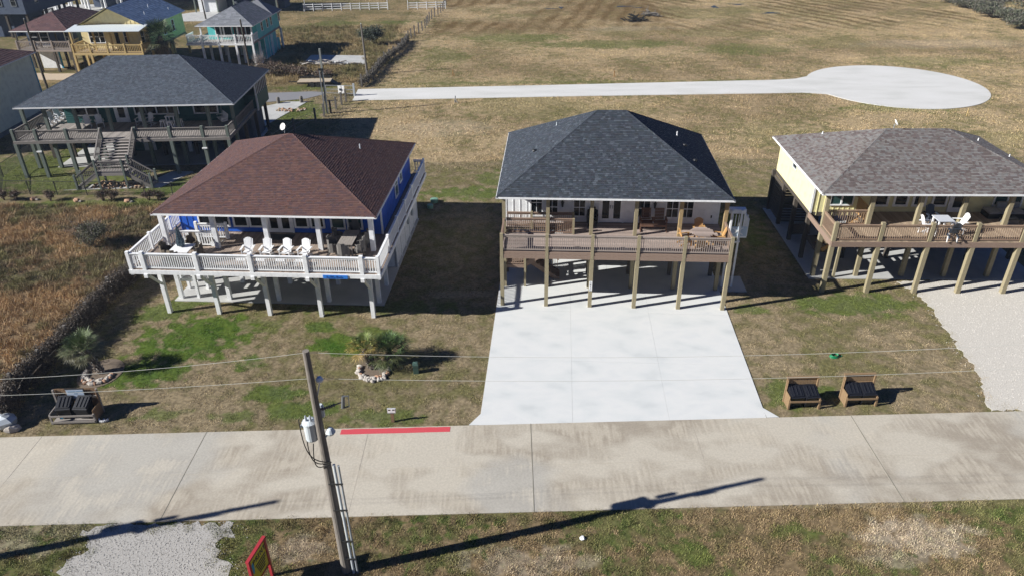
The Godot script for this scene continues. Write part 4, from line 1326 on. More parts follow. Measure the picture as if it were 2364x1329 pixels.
	pc(h, "lower_wall", 0.5, 7.0, 0.0, 3.38, 1.0, 9.0, M.wall_slate)
	for x in [0.3, 3.4, 6.8, 10.0]:
		for d in [0.3, 5.0, 10.0, 13.6]:
			post(h, x, d, 0.0, 3.4, 0.3, M.dark_wood)
	for a in [4.2, 6.2, 8.4]:
		window(h, P(a, 4.6, -0.01), 0, 0.7, 1.3, M.wall_grey, M.glass, 1, 2, 0.08)
	for d in [2.0, 6.0]:
		window(h, P(10.21, 4.6, d + 0.7), PI / 2, 0.7, 1.3, M.wall_grey, M.glass, 1, 2, 0.08)
	pc(h, "side_stair_deck", 10.25, 12.2, 2.6, 2.8, 1.0, 3.6, M.dark_wood)
	railing(h, Vector2(12.15, 1.0), Vector2(12.15, 3.6), 2.8, 2.8, 0.95, M.dark_wood, 0.3, 0.06)
	for p in [[12.1, 1.05], [12.1, 3.55]]:
		post(h, p[0], p[1], 0.0, 3.7, 0.18, M.dark_wood)

	# sage wall of the neighbour at the left edge
	h = thing("sage_house", "pale sage green house with dark red roof cut off by the left edge", "house", Vector3(-60.0, 0, -62.0), 0.03)
	pc(h, "wall", 0.0, 12.0, 0.5, 6.0, 0.0, 14.0, M.wall_sage)
	pc(h, "plinth", 0.1, 11.9, 0.0, 0.499, 0.1, 13.9, M.wall_grey)
	pc(h, "corner_board", 12.001, 12.04, 0.5, 6.0, 13.85, 14.03, M.panel_blue)
	hip_roof(h, -0.4, 12.4, -0.4, 14.4, 6.05, 8.4, maroon, 0.28, 0.5)

	# house on white pilings at the very top, only its posts and floor in view
	h = thing("piling_house", "house on tall white round pilings at the top left", "house", Vector3(-80.6, 0, -138.8), -0.06)
	for i in 6:
		for d in [0.0, 4.0, 8.0]:
			var mb := MB.new()
			mb.cyl(P(i * 3.05, 0.0, d), P(i * 3.05, 4.2, d), 0.2, 0.18, 12)
			put(h, "piling", mb.mesh(), M.white)
	pc(h, "floor", -0.6, 16.2, 4.2, 4.6, -0.6, 10.0, M.wall_white)
	pc(h, "wall", 0.0, 15.6, 4.6, 7.4, 0.0, 9.6, M.wall_white)
	pc(h, "store_room", 4.0, 12.0, 0.0, 4.19, 5.0, 9.0, M.wall_slate)
	stair_flight(h, P(14.2, 4.2, 1.0), P(18.0, 0.0, 1.0), Vector3(0, 0, -1.2), M.wall_grey, M.wall_grey)
	# white-walled garage house beyond the slab
	h = thing("garage_house", "white walled house with dark carport and hammock beyond the concrete slab", "house", Vector3(-54.6, 0, -137.2), -0.06)
	pc(h, "wall", 0.0, 3.4, 0.0, 3.0, 0.0, 7.0, M.white)
	pc(h, "carport_wall", 3.41, 14.0, 0.0, 3.0, 4.0, 7.0, M.wall_slate)
	pc(h, "floor", -0.6, 14.6, 3.0, 3.4, -0.8, 7.6, M.wall_slate)
	pc(h, "upper_wall", 0.0, 14.0, 3.4, 6.0, 0.0, 7.0, M.wall_slate)
	for x in [-0.4, 3.6, 6.6, 10.2, 14.2]:
		post(h, x, -0.6, 0.0, 3.0, 0.2, M.teal_post)
	var hm := thing("hammock", "white hammock slung under the carport at the top", "hammock", Vector3(-47.8, 0, -136.2))
	var hmb := MB.new()
	for i in 10:
		var t := i / 10.0
		var u := (i + 1) / 10.0
		hmb.frame(MB.along(Vector3(t * 3.0, 0.9 + 1.0 * pow(t * 2 - 1, 2), 0), Vector3(u * 3.0, 0.9 + 1.0 * pow(u * 2 - 1, 2), 0)), Vector3(0.4, 0.02, 0.19))
	put(hm, "cloth", hmb.mesh(), M.white_plastic)

# ---------------------------------------------------------------- furniture
func adirondack(called, label, at: Vector3, turn: float, m, group := "", rocking := false, seat_h := 0.38) -> Node3D:
	var t := thing(called, label, "chair", at, turn, group)   # faces +z
	t.scale = Vector3.ONE * 0.88
	var s := node(t, "seat")
	for i in 6:
		stick(s, "slat", Vector3(-0.27, seat_h - i * 0.018, 0.27 - i * 0.085), Vector3(0.27, seat_h - i * 0.018, 0.27 - i * 0.085), 0.075, 0.022, m)
	var b := node(t, "backrest")
	for i in 7:
		var x := (i - 3) * 0.083
		var top := seat_h + 0.72 - 0.9 * x * x * 2.0
		stick(b, "slat", Vector3(x * 0.85, seat_h - 0.1, -0.2), Vector3(x, top, -0.47), 0.075, 0.02, m)
	stick(b, "cross_rail", Vector3(-0.28, seat_h + 0.3, -0.37), Vector3(0.28, seat_h + 0.3, -0.37), 0.03, 0.06, m)
	for k in [-1, 1]:
		stick(t, "arm", Vector3(k * 0.34, seat_h + 0.2, -0.42), Vector3(k * 0.34, seat_h + 0.22, 0.34), 0.13, 0.026, m)
		stick(t, "front_leg", Vector3(k * 0.31, 0.0, 0.27), Vector3(k * 0.31, seat_h + 0.2, 0.27), 0.035, 0.1, m)
		stick(t, "rear_leg", Vector3(k * 0.28, seat_h - 0.03, 0.28), Vector3(k * 0.28, 0.02, -0.45), 0.03, 0.11, m)
		if rocking:
			stick(t, "rocker", Vector3(k * 0.3, 0.03, 0.5), Vector3(k * 0.3, 0.03, -0.55), 0.035, 0.06, m)
	return t

func tub_chair(called, label, at: Vector3, turn: float, m, group := ""):
	var t := thing(called, label, "chair", at, turn, group)
	pc(t, "seat", -0.27, 0.27, 0.3, 0.44, -0.27, 0.27, m)
	var b := MB.new()
	for i in 8:
		var a := lerpf(-0.25 * PI, 1.25 * PI, i / 8.0)
		var c := lerpf(-0.25 * PI, 1.25 * PI, (i + 1) / 8.0)
		var lift := 0.5 + 0.4 * maxf(0, sin((a + c) / 2))
		var p := Vector3(cos(a) * 0.31, 0, -sin(a) * 0.29); var q := Vector3(cos(c) * 0.31, 0, -sin(c) * 0.29)
		b.frame(MB.along(p + Vector3(0, 0.2 + lift / 2, 0), q + Vector3(0, 0.2 + lift / 2, 0)), Vector3(0.025, lift / 2, p.distance_to(q) / 2 + 0.01))
	put(t, "backrest", b.mesh(), m)
	for k in [[-1, -1], [1, -1], [-1, 1], [1, 1]]:
		stick(t, "leg", Vector3(k[0] * 0.24, 0, k[1] * 0.22), Vector3(k[0] * 0.22, 0.32, k[1] * 0.2), 0.05, 0.05, m)
	return t

func plain_table(called, label, at: Vector3, turn: float, w: float, l: float, hgt: float, m, leg_m = null, planks := 1) -> Node3D:
	var t := thing(called, label, "table", at, turn)
	if planks > 1:
		var tp := node(t, "table_top")
		for i in planks:
			pc(tp, "plank", -w / 2 + w * i / planks + 0.004, -w / 2 + w * (i + 1) / planks - 0.004, hgt - 0.05, hgt - 0.002 * (i % 3), -l / 2, l / 2, m)
	else:
		pc(t, "table_top", -w / 2, w / 2, hgt - 0.04, hgt, -l / 2, l / 2, m)
	for k in [[-1, -1], [1, -1], [-1, 1], [1, 1]]:
		var x: float = k[0] * (w / 2 - 0.09)
		var z: float = k[1] * (l / 2 - 0.1)
		pc(t, "leg", x - 0.04, x + 0.04, 0.0, hgt - 0.041, z - 0.04, z + 0.04, m if leg_m == null else leg_m)
	return t

func on(h: Node3D, x, hh, d) -> Vector3:
	return h.transform * P(x, hh, d)

func rocker(label, at: Vector3, turn: float, m, group := ""):
	return adirondack("rocking_chair", label, at, turn, m, group, true, 0.42)

func furniture():
	var b: Node3D = get_node("blue_house")
	var w: Node3D = get_node("white_house")
	var y: Node3D = get_node("yellow_house")
	var t: Node3D = get_node("teal_house")
	var rb := b.rotation.y
	var F := 3.425
	var order := ["leftmost", "second from left", "third from left", "rightmost"]
	for i in 4:
		adirondack("adirondack_chair", "white adirondack chair on the blue house deck, %s of the four" % order[i], on(b, [4.97, 6.02, 7.1, 8.14][i], F, 0.62), rb + [0.1, 0.04, -0.06, -0.1][i], M.white_plastic, "white adirondack chairs in a row")
		var st := thing("footstool", "low white slatted footstool before the adirondack chair, %s of the four" % order[i], "footstool", on(b, [4.95, 6.02, 7.12, 8.17][i], F, -0.32), rb, "footstools before the adirondack chairs")
		for k in 5:
			stick(st, "slat", Vector3(-0.25, 0.34 - absf(k - 2) * 0.015, -0.16 + k * 0.08), Vector3(0.25, 0.34 - absf(k - 2) * 0.015, -0.16 + k * 0.08), 0.07, 0.022, M.white_plastic)
		for k in [-1, 1]:
			stick(st, "leg", Vector3(k * 0.22, 0, 0.16), Vector3(k * 0.22, 0.32, 0.12), 0.03, 0.07, M.white_plastic)
			stick(st, "leg", Vector3(k * 0.22, 0, -0.16), Vector3(k * 0.22, 0.32, -0.12), 0.03, 0.07, M.white_plastic)
	plain_table("dining_table", "weathered grey plank dining table on the blue house deck", on(b, 10.37, F, 1.68), rb, 0.85, 1.85, 0.75, M.table_wood, null, 6)
	for a in [[9.62, 1.1, PI / 2, "nearer on its left side"], [9.62, 2.15, PI / 2, "farther on its left side"], [11.12, 1.1, -PI / 2, "nearer on its right side"], [11.12, 2.15, -PI / 2, "farther on its right side"], [10.37, 0.42, PI, "at its near end"], [10.37, 2.95, 0.0, "at its far end"]]:
		tub_chair("wicker_chair", "grey wicker chair at the weathered plank table, %s" % a[3], on(b, a[0], F, a[1]), rb + a[2], M.wicker, "wicker chairs round the plank table")
	plain_table("patio_table", "white square patio table on the blue house deck", on(b, 1.6, F, 0.02), rb, 1.08, 1.08, 0.74, M.white_plastic, M.metal)
	for a in [[0.72, 0.0, PI / 2, "on its left"], [2.5, -0.1, -PI / 2, "on its right"], [1.7, 0.95, 0.0, "behind it"], [1.5, -0.72, PI, "in front of it"]]:
		tub_chair("woven_chair", "brown woven armchair at the white patio table, %s" % a[3], on(b, a[0], F, a[1]), rb + a[2], M.wicker_brown, "woven chairs round the white table")
	var um := thing("parasol", "closed teal plaid parasol standing in the white patio table", "umbrella", on(b, 1.5, F, 0.2), rb)
	var mb := MB.new()
	mb.cyl(Vector3(0, 0.0, 0), Vector3(0, 2.05, 0), 0.022, 0.022, 8)
	put(um, "pole", mb.mesh(), M.metal)
	mb = MB.new()
	var prof := []
	for i in 9:
		prof.append(Vector2([0.2, 0.23, 0.2, 0.17, 0.14, 0.11, 0.08, 0.04, 0.01][i], 0.8 + i * 0.16))
	for i in 8:
		for j in 16:
			var a0 := TAU * j / 16; var a1 := TAU * (j + 1) / 16
			var k0 := 1.0 if j % 2 == 0 else 0.62
			var k1 := 0.62 if j % 2 == 0 else 1.0
			mb.q4(Vector3(cos(a0) * prof[i].x * k0, prof[i].y, sin(a0) * prof[i].x * k0), Vector3(cos(a0) * prof[i + 1].x * k0, prof[i + 1].y, sin(a0) * prof[i + 1].x * k0), Vector3(cos(a1) * prof[i + 1].x * k1, prof[i + 1].y, sin(a1) * prof[i + 1].x * k1), Vector3(cos(a1) * prof[i].x * k1, prof[i].y, sin(a1) * prof[i].x * k1))
	put(um, "folded_canopy", mb.mesh(), M.umbrella)

	# white house: two-seat rocker, octagonal table with four chairs, small chair by the door
	F = 3.535
	var rw := w.rotation.y
	var g := thing("double_rocker", "dark brown wooden two seat rocker on the white house porch", "bench", on(w, 8.6, F, 3.1), rw)
	for k in [-1, 1]:
		var bk := node(g, "backrest", Vector3(k * 0.38, 0, 0))
		for i in 8:
			stick(bk, "slat", Vector3(-0.27, 0.5 + i * 0.085, -0.3 - i * 0.02), Vector3(0.27, 0.5 + i * 0.085, -0.3 - i * 0.02), 0.022, 0.07, M.bench_wood)
		var se := node(g, "seat", Vector3(k * 0.38, 0, 0))
		for i in 7:
			stick(se, "slat", Vector3(-0.34, 0.44, -0.22 + i * 0.085), Vector3(0.34, 0.44, -0.22 + i * 0.085), 0.07, 0.022, M.bench_wood)
		stick(g, "arm", Vector3(k * 0.74, 0.66, -0.3), Vector3(k * 0.74, 0.66, 0.36), 0.1, 0.03, M.bench_wood)
		stick(g, "leg", Vector3(k * 0.74, 0.06, 0.3), Vector3(k * 0.74, 0.65, 0.3), 0.06, 0.06, M.bench_wood)
		stick(g, "leg", Vector3(k * 0.74, 0.06, -0.3), Vector3(k * 0.74, 0.65, -0.3), 0.06, 0.06, M.bench_wood)
		stick(g, "rocker", Vector3(k * 0.74, 0.04, 0.5), Vector3(k * 0.74, 0.04, -0.5), 0.05, 0.07, M.bench_wood)
	stick(g, "front_apron", Vector3(-0.74, 0.36, 0.38), Vector3(0.74, 0.36, 0.38), 0.03, 0.12, M.bench_wood)
	pc(g, "centre_console", -0.09, 0.09, 0.6, 0.64, -0.3, 0.25, M.bench_wood)
	var ot := thing("octagonal_table", "brown octagonal wooden table on the white house deck", "table", on(w, 11.1, F, 1.25), rw)
	var tp := node(ot, "table_top")
	for i in 8:
		var z0 := -0.6 + i * 0.15
		var zz := absf(z0 + 0.075)
		var hw := 0.6 if zz < 0.25 else 0.6 - (zz - 0.25) * 0.95
		pc(tp, "plank", -hw, hw, 0.7, 0.745, z0 + 0.004, z0 + 0.146, M.boards_white[i % 4])
	for k in [[-1, -1], [1, -1], [-1, 1], [1, 1]]:
		stick(ot, "leg", Vector3(k[0] * 0.36, 0, k[1] * 0.36), Vector3(k[0] * 0.3, 0.7, k[1] * 0.3), 0.08, 0.08, M.honey_wood)
	for a in [[11.1, 2.2, 0.0, "behind it"], [10.2, 1.15, PI / 2 + 0.2, "on its left"], [12.0, 1.35, -PI / 2 - 0.1, "on its right"], [10.9, 0.42, PI - 0.15, "in front of it"]]:
		adirondack("garden_chair", "honey coloured wooden chair at the octagonal table, %s" % a[3], on(w, a[0], F, a[1]), rw + a[2], M.honey_wood, "wooden chairs round the octagonal table", false, 0.42)
	tub_chair("porch_chair", "small dark chair beside the white house double door", on(w, 5.1, F, 3.4), rw, M.black)

	# yellow house: high table with stools, corner sofa
	F = 3.365
	var ry := y.rotation.y
	var ht := plain_table("bar_table", "white legged high table with grey top on the yellow house deck", on(y, 6.35, F, 0.95), ry, 0.9, 0.9, 0.98, M.trim_grey, M.white_plastic)
	for a in [[5.45, 0.75, PI / 2, M.white_plastic, "white high chair at the grey topped table, on its left"], [7.3, 1.0, -PI / 2, M.white_plastic, "white high chair at the grey topped table, on its right"], [6.2, 1.95, 0.0, M.navy, "navy high chair behind the grey topped table"], [6.5, 0.05, PI, M.navy, "navy high chair in front of the grey topped table"]]:
		var c = adirondack("high_chair", a[4], on(y, a[0], F + 0.3, a[1]), ry + a[2], a[3], "high chairs round the grey topped table")
		for k in [[-1, -1], [1, -1], [-1, 1], [1, 1]]:
			stick(c, "stilt_leg", Vector3(k[0] * 0.31, -0.3, k[1] * 0.3), Vector3(k[0] * 0.3, 0.1, k[1] * 0.25), 0.045, 0.06, M.white_plastic)
		stick(c, "footrest", Vector3(-0.3, -0.1, 0.3), Vector3(0.3, -0.1, 0.3), 0.06, 0.03, M.white_plastic)
	var so := thing("corner_sofa", "grey cushioned corner sofa on the yellow house porch", "sofa", on(y, 10.2, F, 3.9), ry)
	pc(so, "base", 0.0, 2.9, 0.0, 0.3, -0.85, 0.0, M.black)
	pc(so, "base", 2.1, 2.9, 0.0, 0.3, -2.3, -0.851, M.black)
	for i in 3:
		pc(so, "seat_cushion", 0.02 + i * 0.7, 0.68 + i * 0.7, 0.301, 0.44, -0.84, -0.02, M.cushion)
		if i > 0:
			pc(so, "back_cushion", 0.04 + i * 0.7, 0.66 + i * 0.7, 0.441, 0.78, -0.2, -0.02, M.cushion)
	for i in 2:
		pc(so, "seat_cushion", 2.12, 2.88, 0.301, 0.44, -1.55 - i * 0.72, -0.86 - i * 0.72, M.cushion)
		pc(so, "back_cushion", 2.7, 2.88, 0.441, 0.78, -1.53 - i * 0.72, -0.88 - i * 0.72, M.cushion)
	var ct := thing("low_table", "dark low table before the grey corner sofa", "table", on(y, 11.1, F, 2.5), ry)
	pc(ct, "top", -0.45, 0.45, 0.3, 0.34, -0.3, 0.3, M.black)
	pc(ct, "body", -0.42, 0.42, 0.0, 0.299, -0.27, 0.27, M.wicker)

	# teal house
	F = 3.11
	var rt := t.rotation.y
	for a in [[4.35, 3.3, 0.35, "near the left window"], [5.35, 3.4, 0.5, "between the left window and the door"], [8.6, 3.7, 0.0, "under the wide window, left one"], [9.4, 3.6, -0.2, "under the wide window, right one"]]:
		rocker("white rocking chair on the teal house porch, %s" % a[3], on(t, a[0], F, a[1]), rt + a[2], M.white_plastic, "white rocking chairs on the teal porch")
	for a in [[0.8, 4.6, 0.9, "nearer"], [0.9, 5.7, 1.0, "farther"]]:
		rocker("grey slatted chair on the left side deck of the teal house, %s one" % a[3], on(t, a[0], F, a[1]), rt + a[2], M.trim_grey, "grey chairs on the side deck")
	plain_table("side_table", "dark low bench on the left of the teal house deck", on(t, 0.7, F, 3.2), rt, 0.9, 0.45, 0.42, M.black)
	plain_table("stool_table", "white high table with stools on the teal house porch", on(t, 11.5, F, 3.1), rt, 0.8, 0.8, 0.95, M.white_plastic)
	for a in [[10.9, 2.7, "left"], [11.6, 2.4, "middle"], [12.2, 2.9, "right"]]:
		var s := thing("stool", "white stool at the high porch table, %s one" % a[2], "stool", on(t, a[0], F, a[1]), rt, "stools at the high porch table")
		pc(s, "seat", -0.2, 0.2, 0.6, 0.65, -0.2, 0.2, M.white_plastic)
		for k in [[-1, -1], [1, -1], [-1, 1], [1, 1]]:
			stick(s, "leg", Vector3(k[0] * 0.2, 0, k[1] * 0.2), Vector3(k[0] * 0.14, 0.6, k[1] * 0.14), 0.05, 0.05, M.white_plastic)
	var sw := thing("porch_swing", "white slatted porch swing hanging at the right end of the teal porch", "swing", on(t, 15.6, F, 3.4), rt - 1.0)
	for i in 8:
		stick(sw, "slat", Vector3(-0.7 + i * 0.2, 0.5, -0.25), Vector3(-0.7 + i * 0.2, 1.0, -0.36), 0.12, 0.02, M.white_plastic)
	pc(sw, "seat", -0.75, 0.75, 0.45, 0.49, -0.25, 0.25, M.white_plastic)
	for k in [-1, 1]:
		stick(sw, "arm", Vector3(k * 0.75, 0.7, -0.3), Vector3(k * 0.75, 0.7, 0.25), 0.06, 0.03, M.white_plastic)
		stick(sw, "chain", Vector3(k * 0.72, 0.5, 0.2), Vector3(k * 0.6, 2.1, 0.0), 0.02, 0.02, M.metal)

# ---------------------------------------------------------------- plants
func fan_frond(mb: MB, base: Vector3, dir: Vector3, stem: float, size: float, col: Color, g: RandomNumberGenerator):
	var side := dir.cross(Vector3.UP).normalized()
	var nrm := side.cross(dir).normalized()
	var hub := base + dir * stem + Vector3(0, -stem * 0.12, 0)
	mb.col = col * 0.8
	mb.bar(base, hub, 0.025, 0.015)
	var n := 17
	for i in n:
		var a := lerpf(-1.95, 1.95, i / float(n - 1))
		var d := (dir * cos(a) + side * sin(a)).normalized()
		var l := size * (0.72 + 0.28 * cos(a)) * g.randf_range(0.88, 1.1)
		var mid := hub + d * l * 0.55 + nrm * 0.03
		var tip := hub + d * l + Vector3(0, -size * g.randf_range(0.02, 0.25), 0)
		var wv := d.cross(nrm).normalized() * size * 0.033
		mb.col = col * g.randf_range(0.6, 1.7)
		mb.t3(hub, mid - wv, mid + wv)
		mb.t3(mid - wv, tip, mid + wv)

func palm(called, label, at: Vector3, tall: float, r: float, fronds: int, size: float, cols: Array, seed_: int, skirt := 0, lean := Vector3.ZERO, boots := true, droop := -0.55) -> Node3D:
	var t := thing(called, label, "palm", at)
	var g := RandomNumberGenerator.new()
	g.seed = seed_
	var mb := MB.new()
	var steps := 7
	for i in steps:
		var a := lean * pow(float(i) / steps, 1.5) + Vector3(0, tall * i / steps, 0)
		var b := lean * pow(float(i + 1) / steps, 1.5) + Vector3(0, tall * (i + 1) / steps, 0)
		mb.col = Color(0.13, 0.105, 0.085)
		mb.cyl(a - Vector3(0, 0.03, 0), b, r * (1.15 - 0.25 * i / steps), r * (1.15 - 0.25 * (i + 1) / steps), 10)
		if boots:
			for k in 7:
				var e := TAU * (k + 0.5 * (i % 2)) / 7 + g.randf_range(-0.15, 0.15)
				var o := Vector3(cos(e), 0, sin(e))
				var c := g.randf_range(0.16, 0.42)
				mb.col = Color(c, c * 0.93, c * 0.85)
				mb.bar(a.lerp(b, 0.2) + o * r * 1.0, a.lerp(b, 1.1) + o * r * 1.55, 0.05, 0.03)
	put(t, "trunk", mb.mesh(), M.vertex)
	var cr := MB.new()
	var top := lean + Vector3(0, tall, 0)
	for i in fronds:
		var az := TAU * i * 0.618
		var el := lerpf(1.3, droop, float(i) / fronds) + g.randf_range(-0.15, 0.15)
		var d := Vector3(cos(az) * cos(el), sin(el), sin(az) * cos(el))
		var c: Color = cols[mini(int(float(i) / fronds * cols.size()), cols.size() - 1)]
		fan_frond(cr, top + Vector3(0, 0.05, 0) + d * 0.06, d, size * g.randf_range(0.75, 1.1), size * g.randf_range(0.8, 1.05), c, g)
	for i in skirt:
		var az := g.randf() * TAU
		var d := Vector3(cos(az) * 0.35, -0.94, sin(az) * 0.35).normalized()
		fan_frond(cr, top - Vector3(0, g.randf() * tall * 0.35, 0) + Vector3(cos(az), 0, sin(az)) * r, d, size * 0.4, size * 0.8, Color(0.16, 0.12, 0.075) * g.randf_range(0.6, 1.2), g)
	put(t, "crown", cr.mesh(), M.leaf)
	return t

func leaf_cloud(mb: MB, at: Vector3, r: Vector3, n: int, size: float, cols: Array, g: RandomNumberGenerator, shell := 0.35):
	for i in n:
		var d := Vector3(g.randfn(), g.randfn(), g.randfn()).normalized()
		var k := pow(g.randf(), shell)
		var lump := 0.8 + 0.3 * n_mid.get_noise_3d(at.x * 3.0 + d.x * 2.2, d.y * 2.2, at.z * 3.0 + d.z * 2.2) * 2.0
		var p := at + d * r * k * lump
		if p.y < 0.03:
			p.y = 0.03 + g.randf() * 0.1
		var a := Vector3(g.randfn(), g.randfn(), g.randfn()).normalized() * size * g.randf_range(0.6, 1.4)
		var b := a.cross(Vector3(g.randfn(), g.randfn(), g.randfn())).normalized() * size * 0.45
		var c: Color = cols[g.randi() % cols.size()]
		mb.col = c * g.randf_range(0.65, 1.35)
		mb.t3(p - b, p + a, p + b)

func bush(called, label, at: Vector3, r: Vector3, n: int, size: float, cols: Array, seed_: int, stem_col := Color(0.11, 0.085, 0.065), stems := 14, group := "") -> Node3D:
	var t := thing(called, label, "bush", at, 0.0, group)
	var g := RandomNumberGenerator.new()
	g.seed = seed_
	var st := MB.new()
	for i in stems:
		var e := g.randf() * TAU
		var k := g.randf_range(0.3, 0.9)
		st.col = stem_col * g.randf_range(0.7, 1.4)
		var mid := Vector3(cos(e) * r.x * k * 0.4, r.y * 0.7, sin(e) * r.z * k * 0.4)
		var tip := Vector3(cos(e) * r.x * k, r.y * g.randf_range(1.1, 1.9), sin(e) * r.z * k)
		st.cyl(Vector3(cos(e) * 0.06, -0.02, sin(e) * 0.06), mid, 0.022, 0.014, 5, false)
		st.cyl(mid, tip, 0.014, 0.005, 4, false)
		for j in 5:
			var q := mid.lerp(tip, g.randf())
			st.cyl(q, q + Vector3(g.randfn(), absf(g.randfn()) + 0.3, g.randfn()) * r.y * 0.28, 0.007, 0.002, 3, false)
	put(t, "stems", st.mesh(), M.vertex)
	var mb := MB.new()
	for k in 6:
		var o := Vector3(g.randf_range(-0.5, 0.5) * r.x, r.y * g.randf_range(0.8, 1.2), g.randf_range(-0.5, 0.5) * r.z)
		leaf_cloud(mb, o, r * g.randf_range(0.45, 0.7), n / 6, size, cols, g)
	put(t, "crown", mb.mesh(), M.leaf)
	return t

func rocks_ring(t: Node3D, pts: Array, seed_: int, mats := []):
	var g := RandomNumberGenerator.new()
	g.seed = seed_
	for p in pts:
		var mb := MB.new()
		var r := Vector3(g.randf_range(0.09, 0.17), g.randf_range(0.07, 0.11), g.randf_range(0.08, 0.13))
		mb.blob(Vector3.ZERO, r, g.randi(), 0.12, 5, 8)
		var o := put(t, "stone", mb.mesh(), mats[g.randi() % mats.size()] if mats else [M.rock, M.rock_pale, M.rock_pale, M.rock_rust][0 if g.randf() < 0.4 else (1 if g.randf() < 0.8 else 3)])
		o.position = Vector3(p[0], 0.07, p[1])
		o.rotation.y = g.randf() * TAU

func plants():
	var g := RandomNumberGenerator.new()
	g.seed = 77
	# palm and stone bed at the left of the lawn
	palm("sabal_palm", "short green fan palm in the stone bed near the rough lot", Vector3(-20.75, 0, -30.15), 1.4, 0.14, 46, 0.6, [Color(0.09, 0.125, 0.045), Color(0.075, 0.105, 0.035), Color(0.09, 0.105, 0.05), Color(0.12, 0.115, 0.065)], 5, 0, Vector3(-0.5, 0, 0.0), true, -0.3)
	var bed := []
	for i in 40:
		var a := TAU * i / 40
		bed.append([-20.75 + cos(a) * 1.05, -30.1 + sin(a) * 1.25])
	flat("planting_bed", bed, -0.02, 0.035, M.soil)
	var t := thing("stone_border", "crescent of pale rounded stones before the short green palm", "stones", Vector3(-20.75, 0, -30.1))
	var pts := []
	for i in 34:
		var a := lerpf(0.12 * PI, 1.02 * PI, i / 33.0)
		pts.append([cos(a) * 0.72 + g.randf_range(-0.06, 0.06), sin(a) * 0.82 + (0.12 if i % 2 else -0.12) + g.randf_range(-0.04, 0.04)])
	rocks_ring(t, pts, 4)
	# palm and stone ring in the middle of the lawn
	palm("fan_palm", "yellowing fan palm with shaggy trunk in the middle of the front lawn", Vector3(-7.1, 0, -30.3), 1.2, 0.14, 30, 0.5, [Color(0.11, 0.15, 0.035), Color(0.16, 0.17, 0.04), Color(0.24, 0.19, 0.04), Color(0.26, 0.18, 0.06)], 9, 5, Vector3(-0.3, 0, 0.0), true, -0.2)
	palm("fan_palm", "low dark fan palm leaning right beside the yellowing palm", Vector3(-6.35, 0, -30.65), 0.7, 0.14, 42, 0.7, [Color(0.05, 0.095, 0.022), Color(0.04, 0.075, 0.02), Color(0.07, 0.085, 0.03)], 12, 5, Vector3(0.15, 0, 0.0), true, -0.35)
	bed = []
	for i in 40:
		var a := TAU * i / 40
		bed.append([-6.98 + cos(a) * 0.85, -30.15 + sin(a) * 1.0])
	flat("planting_bed", bed, -0.02, 0.03, M.soil)
	t = thing("stone_border", "crescent of pale rounded stones before the yellowing palm", "stones", Vector3(-6.98, 0, -30.15))
	pts = []
	for i in 36:
		var a := lerpf(0.02 * PI, 1.1 * PI, i / 35.0)
		pts.append([cos(a) * 0.75 + g.randf_range(-0.06, 0.06), sin(a) * 0.85 + (0.11 if i % 2 else -0.11) + g.randf_range(-0.04, 0.04)])
	rocks_ring(t, pts, 5)
	# bush in the rough lot, shrubs along the chain-link fence
	bush("wild_bush", "large grey green twiggy bush in the rough grass lot", Vector3(-28.3, 0, -44.4), Vector3(1.9, 1.1, 1.5), 9000, 0.06, [Color(0.10, 0.10, 0.06), Color(0.105, 0.12, 0.045), Color(0.085, 0.078, 0.065), Color(0.13, 0.12, 0.085)], 21, Color(0.2, 0.17, 0.15), 30)
	var where := [[-39.0, -52.7, "at the left edge"], [-38.0, -52.6, "second from the left edge"], [-35.3, -52.4, "standing alone left of the stairs"], [-31.2, -52.3, "left one of the pair before the stairs"], [-30.45, -52.35, "right one of the pair before the stairs"], [-27.7, -52.3, "left one by the brown roof"], [-26.85, -52.25, "right one by the brown roof"]]
	for i in where.size():
		bush("flowering_shrub", "round dark reddish shrub along the wire fence, %s" % where[i][2], Vector3(where[i][0], 0, where[i][1]), Vector3(0.6, 0.55, 0.55) * g.randf_range(0.85, 1.15), 1300, 0.06, [Color(0.05, 0.06, 0.028), Color(0.10, 0.055, 0.045), Color(0.07, 0.05, 0.035), Color(0.15, 0.08, 0.06)], 40 + i, Color(0.09, 0.06, 0.05), 8, "shrubs along the wire fence")
	bush("round_bush", "big dark green bush beyond the plank fence in the back lot", Vector3(-19.2, 0, -108.2), Vector3(2.6, 1.6, 2.2), 5200, 0.14, [Color(0.045, 0.06, 0.035), Color(0.06, 0.075, 0.045), Color(0.04, 0.05, 0.035)], 61)
	bush("bare_shrub", "grey leafless shrub below the aqua house", Vector3(-31.6, 0, -94.6), Vector3(1.2, 1.15, 1.0), 500, 0.08, [Color(0.3, 0.27, 0.26), Color(0.24, 0.2, 0.18)], 62, Color(0.36, 0.32, 0.31), 40)
	palm("tall_palm", "tall shaggy fan palm before the cream house", Vector3(-42.7, 0, -93.4), 4.3, 0.3, 44, 1.35, [Color(0.05, 0.08, 0.025), Color(0.045, 0.07, 0.02), Color(0.06, 0.065, 0.03)], 31, 40, Vector3(0, 0, 0), false)
	# brown thicket beside the debris slab
	for a in [[-29.5, -91.5, 2.6, 0.9, 71, "left of the debris slab"], [-26.0, -90.6, 2.2, 0.7, 72, "in front of the debris slab"], [-22.5, -90.2, 2.0, 0.5, 73, "behind the flat trailer"]]:
		bush("brown_thicket", "low brown weed thicket %s" % a[5], Vector3(a[0], 0, a[1]), Vector3(a[2], a[3], 1.8), 2600, 0.13, [Color(0.12, 0.085, 0.06), Color(0.16, 0.10, 0.07), Color(0.10, 0.085, 0.05)], a[4], Color(0.14, 0.09, 0.07), 30, "weed thickets in the back lot")
